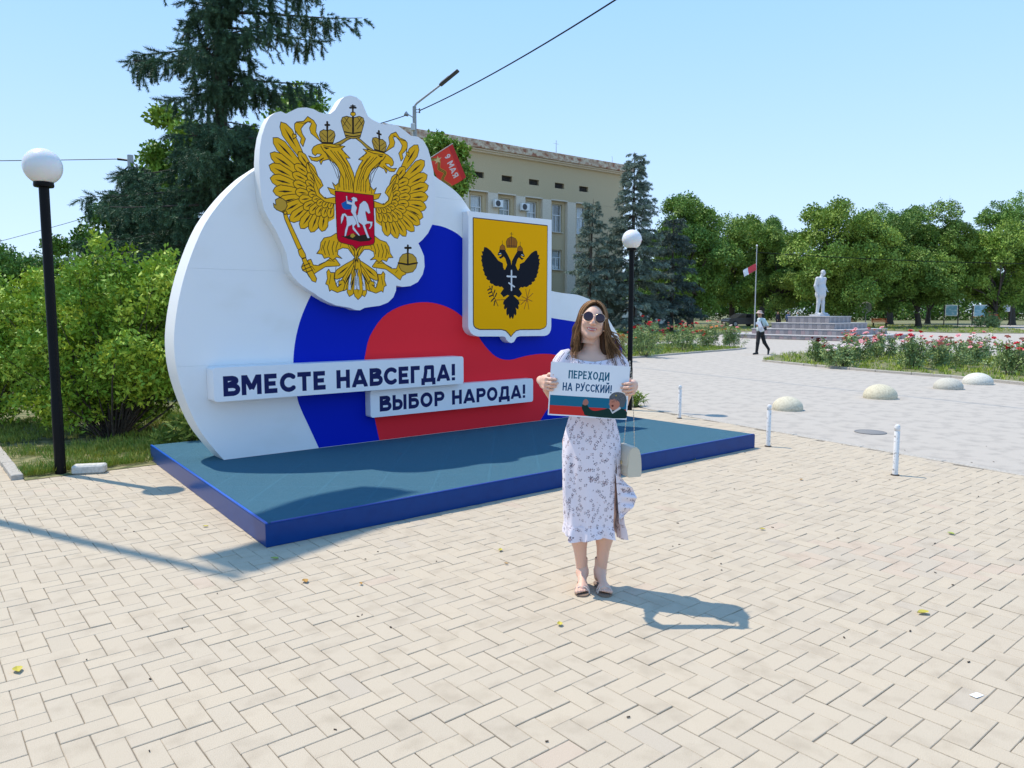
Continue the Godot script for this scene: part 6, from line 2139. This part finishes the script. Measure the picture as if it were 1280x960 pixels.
	for i in 9000:
		var a = r.randf_range(-0.62, 0.66)
		var d = 150.0 + r.randf() * 14.0
		var top = 7.5 + 2.0 * sin(a * 37.0) + 1.2 * sin(a * 91.0 + 1.0)
		xs.append(Transform3D(any_turn(r).scaled(Vector3.ONE * r.randf_range(2.0, 3.4)), Vector3(tan(a) * d, top * pow(r.randf(), 0.7), -d)))
		cs.append(D.lerp(Color(0.9, 0.95, 0.9), r.randf()))
	var far = copies(self, "far_forest", cm2, xs, cs, g1)
	tag(far, "low far belt of trees closing the horizon behind the square", "trees")
	# leafy trees behind the board and far left
	var near = leaf_clump(112, 18, 0.22, 0.14, 0.075, 0.4)
	var g2 = leafy(0.22, 0.34, 0.05, 0.55)
	var gn = "leafy trees behind the board"
	broad_tree("ash_tree", "bright leafy tree glimpsed through and above the dark spruce, left of the eagle", Vector3(-5.6, 0, -19.5), 7.3, Vector3(2.2, 2.3, 1.8), 131, 40, 75, near, g2, Color(0.7, 0.8, 0.6), L, gn, 1.0)
	broad_tree("ash_tree", "bright leafy tree behind the red flag and eagle panel", Vector3(-3.3, 0, -34), 9.7, Vector3(1.5, 2.0, 1.4), 132, 26, 60, near, g2, Color(0.6, 0.7, 0.6), Color(1.1, 1.05, 0.9), gn, 1.3)
	broad_tree("ash_tree", "bright leafy tree glimpsed left of the ragged spruce trunk, over the bush", Vector3(-9.0, 0, -20.5), 7.0, Vector3(0.95, 1.5, 0.9), 136, 16, 50, near, g2, Color(0.6, 0.7, 0.55), Color(1.2, 1.1, 0.9), gn, 1.0)
	broad_tree("ash_tree", "dark small leafed tree peeping above the left bush", Vector3(-11.6, 0, -22), 4.9, Vector3(1.9, 1.6, 1.6), 133, 26, 55, near, g2, Color(0.35, 0.45, 0.45), Color(0.6, 0.7, 0.6), "", 0.8)
	broad_tree("maple_tree", "far tree low behind the left lamp post", Vector3(-31, 0, -48), 5.4, Vector3(6.5, 2.6, 4.0), 134, 40, 70, cm2, g1, D, Color(0.9, 1.0, 0.9), "", 1.0)
	broad_tree("maple_tree", "far tree low behind the left bushes", Vector3(-21, 0, -44), 4.4, Vector3(6.0, 2.2, 4.0), 135, 40, 70, cm2, g1, D, Color(0.9, 1.0, 0.9), "", 1.0)
	# bushes at the left
	var bc = leaf_clump(113, 15, 0.1, 0.074, 0.034, 0.25)
	var g3 = leafy(0.3, 0.46, 0.055, 0.7)
	bush("leafy_bush", "big yellow green bush behind the left lamp post", Vector3(-5.2, 0, -9.6), Vector3(1.25, 1.15, 1.0), 140, 1250, 95, bc, g3)
	bush("leafy_bush", "yellow green bush at the left edge of the picture", Vector3(-7.4, 0, -10.2), Vector3(1.3, 1.1, 1.0), 141, 1050, 90, bc, g3)
	bush("leafy_bush", "darker small leafed bush between the big bush and the board", Vector3(-4.15, 0, -10.4), Vector3(0.75, 0.95, 0.7), 142, 520, 50, bc, leafy(0.16, 0.27, 0.04, 0.5))
	bush("leafy_bush", "low dark bush filling the gap far behind the big bush", Vector3(-8.0, 0, -14.5), Vector3(2.6, 1.05, 1.2), 143, 700, 40, leaf_clump(114, 16, 0.18, 0.13, 0.07, 0.2), leafy(0.09, 0.16, 0.03, 0.4))
	# low weed at the big bush's foot
	bush("broadleaf_weed", "low pale green weed in the grass right of the lamp post foot", Vector3(-3.75, 0, -8.6), Vector3(0.32, 0.2, 0.25), 144, 60, 10, leaf_clump(115, 10, 0.07, 0.13, 0.035, 0.0), leafy(0.15, 0.23, 0.05, 0.5), "weed")

func bush(nm: String, label: String, at: Vector3, rad: Vector3, sd: int, n: int, stems: int, clump: Mesh, mat: Material, cat := "bush") -> void:
	var o = thing(nm, label, cat, at, 0.0, "leafy bushes at the left" if cat == "bush" else "")
	var r = rng(sd)
	var st = MB.new()
	var c = Vector3(0, rad.y * 1.12, 0)
	var xs: Array = []
	var cs: Array = []
	var tips: Array = []
	for i in stems:
		var q = ball_point(r).normalized() * r.randf_range(0.6, 1.08)
		var e = c + q * rad
		if e.y < 0.35 * rad.y:
			e.y += 0.5 * rad.y
		e.y = maxf(e.y, 0.12)
		tips.append(e)
		limb(st, Vector3(q.x, 0, q.z) * rad * 0.22 * r.randf(), e, 0.006 + 0.012 * rad.y * r.randf(), 0.003, r, 5)
	for i in n:
		# sprays of leaves along the arching shoots, more of them towards the tips
		var e: Vector3 = tips[i % tips.size()]
		var t = lerpf(0.42, 1.04, sqrt(r.randf()))
		var p = Vector3(e.x * t, e.y * (t + 0.12 * sin(PI * minf(t, 1.0))), e.z * t) + ball_point(r) * 0.13 * rad.y
		p.y = maxf(p.y, 0.06)
		var hue = r.randf()
		var col = Color(0.6, 0.72, 0.6).lerp(Color(1.45, 1.15, 0.9), hue * hue)
		for k in 3:
			xs.append(Transform3D(any_turn(r).scaled(Vector3.ONE * r.randf_range(0.6, 1.25)), p + ball_point(r) * 0.1))
			cs.append(col * r.randf_range(0.85, 1.15))
	part(o, "stems", st, M.bark)
	copies(o, "foliage", clump, xs, cs, mat)

func rose_bloom(sd: int) -> Mesh:
	var r = rng(sd)
	var mb = MB.new()
	for k in 3:
		for i in 6 - k:
			var a = TAU * i / (6 - k) + k * 0.5
			var d = Vector3(cos(a), 0.35 + 0.7 * k, sin(a)).normalized()
			var s = Vector3(-sin(a), 0, cos(a))
			var p = Vector3(cos(a), 0, sin(a)) * 0.008
			mb.leaf(p, d, s, 0.055 - 0.008 * k, 0.052, 0.22)
	mb.ball(Vector3(0, 0.015, 0), Vector3(0.02, 0.024, 0.02), Basis.IDENTITY, 8, 6)
	return mb.mesh()

func roses() -> void:
	var bloom = rose_bloom(150)
	var clump = leaf_clump(151, 12, 0.08, 0.075, 0.042, 0.1)
	var gm = leafy(0.27, 0.36, 0.14, 0.45, 0.42)
	var cols = {"red": mt(0.55, 0.008, 0.02, 0.6), "deep": mt(0.16, 0.006, 0.02, 0.6), "pink": mt(0.85, 0.4, 0.42, 0.6), "coral": mt(0.82, 0.28, 0.26, 0.6), "white": mt(0.85, 0.72, 0.68, 0.6), "orange": mt(0.7, 0.25, 0.06, 0.6)}
	for c in cols:
		cols[c].backlight = Color(0.3, 0.2, 0.2)
		cols[c].cull_mode = BaseMaterial3D.CULL_DISABLED
	var list = [
		[3.35, -24.6, 0.6, 1.1, 12, "orange", "orange", "orange rose bush just left of the second globe lamp"],
		[4.75, -26.9, 0.75, 1.45, 10, "red", "red", "tall red rose bush just right of the second globe lamp"],
		[7.2, -31.4, 0.95, 1.25, 16, "red", "coral", "wide red rose bush in the middle of the far bed"],
		[9.0, -34.0, 0.7, 1.2, 12, "orange", "coral", "orange and coral rose bush beside the wide red one"],
		[10.1, -34.2, 0.65, 1.15, 5, "coral", "white", "dense green rose bush nearest the walking man"],
		[5.6, -31.5, 0.6, 1.5, 6, "deep", "red", "dark red rose bush behind the far bed"],
		[9.9, -24.0, 0.42, 0.85, 6, "deep", "red", "small dark rose bush at the left tip of the right bed"],
		[9.45, -21.5, 0.42, 0.8, 9, "white", "pink", "pale white rose bush at the front left of the right bed"],
		[11.2, -24.6, 0.7, 1.0, 22, "coral", "pink", "coral rose bush thick with flowers in front of the monument steps"],
		[13.0, -26.3, 0.6, 0.95, 12, "pink", "white", "pink rose bush right of the coral one"],
		[11.45, -21.1, 0.5, 1.1, 8, "pink", "red", "tall rose bush with one dark red flower high on top"],
		[12.6, -21.8, 0.7, 0.95, 18, "pink", "coral", "wide pink rose bush in the middle of the right bed"],
		[13.9, -22.9, 0.65, 0.95, 14, "coral", "white", "coral and white rose bush behind the wide pink one"],
		[15.6, -24.8, 0.6, 0.9, 8, "pink", "white", "sparse pink rose bush at the back of the right bed"],
		[12.75, -19.0, 0.8, 0.95, 8, "red", "coral", "dark leaved red rose bush at the right edge of the picture"],
		[15.0, -21.6, 0.8, 0.95, 10, "pink", "coral", "pink rose bush behind the dark leaved one at the right edge"],
		[49.5, -78.0, 1.7, 1.5, 10, "orange", "coral", "rust coloured rose bush on the far lawn below the notice boards"],
	]
	var r = rng(152)
	for q in list:
		var o = thing("rose_bush", q[7], "rose bush", Vector3(q[0], 0.02, q[1]), 0.0, "rose bushes in the beds")
		var st = MB.new()
		var xs: Array = []
		var cs: Array = []
		var tips: Array = []
		for i in 14:
			var a = r.randf() * TAU
			var d = sqrt(r.randf()) * q[2]
			var e = Vector3(cos(a) * d, q[3] * r.randf_range(0.6, 1.0) * (1.05 - 0.25 * d / q[2]), sin(a) * d)
			tips.append(e)
			limb(st, Vector3(cos(a), 0, sin(a)) * 0.1, e, 0.008, 0.004, r, 5)
		var dens = 210 if q[0] < 40 else 420
		for i in dens:
			var e: Vector3 = tips[r.randi() % tips.size()]
			var p = e * Vector3(1, 0, 1) * r.randf_range(0.5, 1.05) + Vector3(0, e.y * lerpf(0.18, 0.97, r.randf()), 0) + ball_point(r) * 0.11 * q[2] / 0.6
			xs.append(Transform3D(any_turn(r).scaled(Vector3.ONE * r.randf_range(0.7, 1.2) * (1.0 if q[0] < 40 else 2.0)), p))
			cs.append(Color(0.6, 0.7, 0.7).lerp(Color(1.3, 1.2, 1.0), pow(r.randf(), 1.4)))
		part(o, "stems", st, M.bark)
		copies(o, "foliage", clump, xs, cs, gm)
		for i in int(q[4] * 1.7):
			var e: Vector3 = tips[i % tips.size()] + (Vector3.ZERO if i < tips.size() else ball_point(r) * Vector3(0.3, 0.14, 0.3))
			part(o, "bloom", bloom, cols[q[5] if r.randf() < 0.65 else q[6]], e + Vector3(0, 0.06, 0), scaled(r.randf_range(0.9, 1.75) * (1.0 if q[0] < 40 else 1.8), Basis.from_euler(Vector3(r.randf_range(-0.5, 0.5), r.randf() * TAU, r.randf_range(-0.5, 0.5)))))

# ------------------------------------------------------------------ small things on the ground
func small_things() -> void:
	bush("roadside_weed", "low grassy weed round the foot of the lamp behind the woman", Vector3(2.0, 0, -12.8), Vector3(0.4, 0.05, 0.18), 145, 34, 10, leaf_clump(116, 12, 0.06, 0.11, 0.02, -0.4), leafy(0.24, 0.33, 0.06, 0.5), "weed")
	# loose kerb block by the lamp
	var kb = MB.new()
	kb.box(Vector3(0, 0.045, 0), Vector3(0.3, 0.09, 0.13), 0.015)
	single("loose_kerb_block", kb, M.stone, "short grey concrete block lying beside the left lamp post foot", "concrete block", Vector3(-4.27, 0.0, -7.42), Basis(Vector3.UP, 0.25))
	# round covers in the asphalt
	for q in [[4.86, -10.0, 0.2, "dark round cover set in the asphalt between the first and second bollard"]]:
		var c = MB.new()
		c.lathe([Vector2(0.0, 0.004), Vector2(q[2] * 0.86, 0.004), Vector2(q[2] * 0.88, 0.001), Vector2(q[2] * 0.92, 0.001), Vector2(q[2] * 0.93, 0.005), Vector2(q[2], 0.005), Vector2(q[2] + 0.004, -0.02)], 28)
		single("round_cover", c, grained(mt(0.22, 0.215, 0.21, 0.85), M.gran, 4.0, M.bump, 1.0), q[3], "cover", Vector3(q[0], 0, q[1]))
	# fallen leaves
	var r = rng(160)
	var yl = leafy(0.5, 0.42, 0.07, 0.3)
	var bn = leafy(0.4, 0.22, 0.05, 0.2)
	var gn = leafy(0.3, 0.36, 0.08, 0.3)
	for q in [[-2.26, -3.26, 0, 0.07, "yellow fallen leaf far left in the foreground"], [-2.34, -5.51, 0, 0.045, "small yellow fallen leaf left of the platform's near corner"], [-1.53, -4.76, 2, 0.06, "pale green fallen leaf at the platform's near corner"], [-1.26, -4.38, 1, 0.065, "brown curled leaf in front of the platform's near corner"], [-0.91, -4.33, 1, 0.035, "tiny brown leaf scrap right of the brown curled leaf"], [-0.08, -4.92, 0, 0.05, "yellow leaf halfway along the platform's front"], [-0.05, -4.68, 1, 0.03, "tiny tan leaf scrap nearer than the leaf along the platform's front"], [0.25, -3.71, 0, 0.05, "yellow leaf on the paving nearer than the woman's feet"], [2.25, -3.89, 0, 0.075, "yellow leaf on the right of the paving beyond the woman's shadow"], [2.01, -8.04, 2, 0.1, "green leaf against the platform's front right of the handbag"], [2.78, -7.07, 1, 0.05, "brown leaf scrap between the platform and the nearest bollard"], [1.85, -5.45, 0, 0.045, "yellow leaf scrap right of the woman's shin"], [3.2, -5.35, 2, 0.06, "greenish leaf scraps beside the worn patch on the right"]]:
		var o = MB.new()
		var ln: float = q[3]
		for s in [-1.0, 1.0]:
			for k in 4:
				var t0 = k / 4.0
				var t1 = (k + 1) / 4.0
				var f = func(t: float) -> Vector3: return Vector3(s * sin(PI * pow(t, 0.8)) * ln * 0.3, 0.008 + 0.35 * ln * (t - 0.5) * (t - 0.5) + sin(PI * t) * ln * 0.12, t * ln)
				var g = func(t: float) -> Vector3: return Vector3(0, 0.006 + 0.3 * ln * (t - 0.5) * (t - 0.5), t * ln)
				var a = f.call(t0)
				var b = f.call(t1)
				var c = g.call(t1)
				var d = g.call(t0)
				var nn = (b - d).cross(c - a).normalized()
				if nn.y < 0.0:
					nn = -nn
				o.quadn([a, b, c, d], [nn, nn, nn, nn])
		single("fallen_leaf", o, [yl, bn, gn][q[2]], q[4], "leaf", Vector3(q[0], 0.0, q[1]), Basis(Vector3.UP, r.randf() * TAU), "fallen leaves on the paving")
	# crumbs and twigs
	var cr = MB.new()
	for i in 90:
		var z = -2.4 - pow(r.randf(), 0.8) * 7.0
		var p = Vector3(r.randf_range(-0.68, 0.68) * absf(z), 0.003, z)
		var l = (p - CORNER).dot(U)
		var m = (p - CORNER).dot(V)
		if l > -0.05 and l < 6.0 and m < 0.05:
			continue
		cr.box(p, Vector3(r.randf_range(0.004, 0.02), 0.004, r.randf_range(0.003, 0.008)), 0.0, Basis(Vector3.UP, r.randf() * TAU))
	var cp = part(self, "litter", cr, mt(0.05, 0.035, 0.025, 0.9))
	cp.set_meta("kind", "stuff")
	tag(cp, "dark crumbs and twig bits scattered over the paving", "litter")
	var sc = MB.new()
	sc.box(Vector3(0, 0.003, 0), Vector3(0.055, 0.002, 0.03), 0.0, Basis(Vector3.FORWARD, 0.05))
	single("paper_scrap", sc, mt(0.75, 0.75, 0.75, 0.8), "small white paper scrap on the paving at the lower right", "paper scrap", Vector3(1.97, 0.0, -3.02), Basis(Vector3.UP, 0.5))
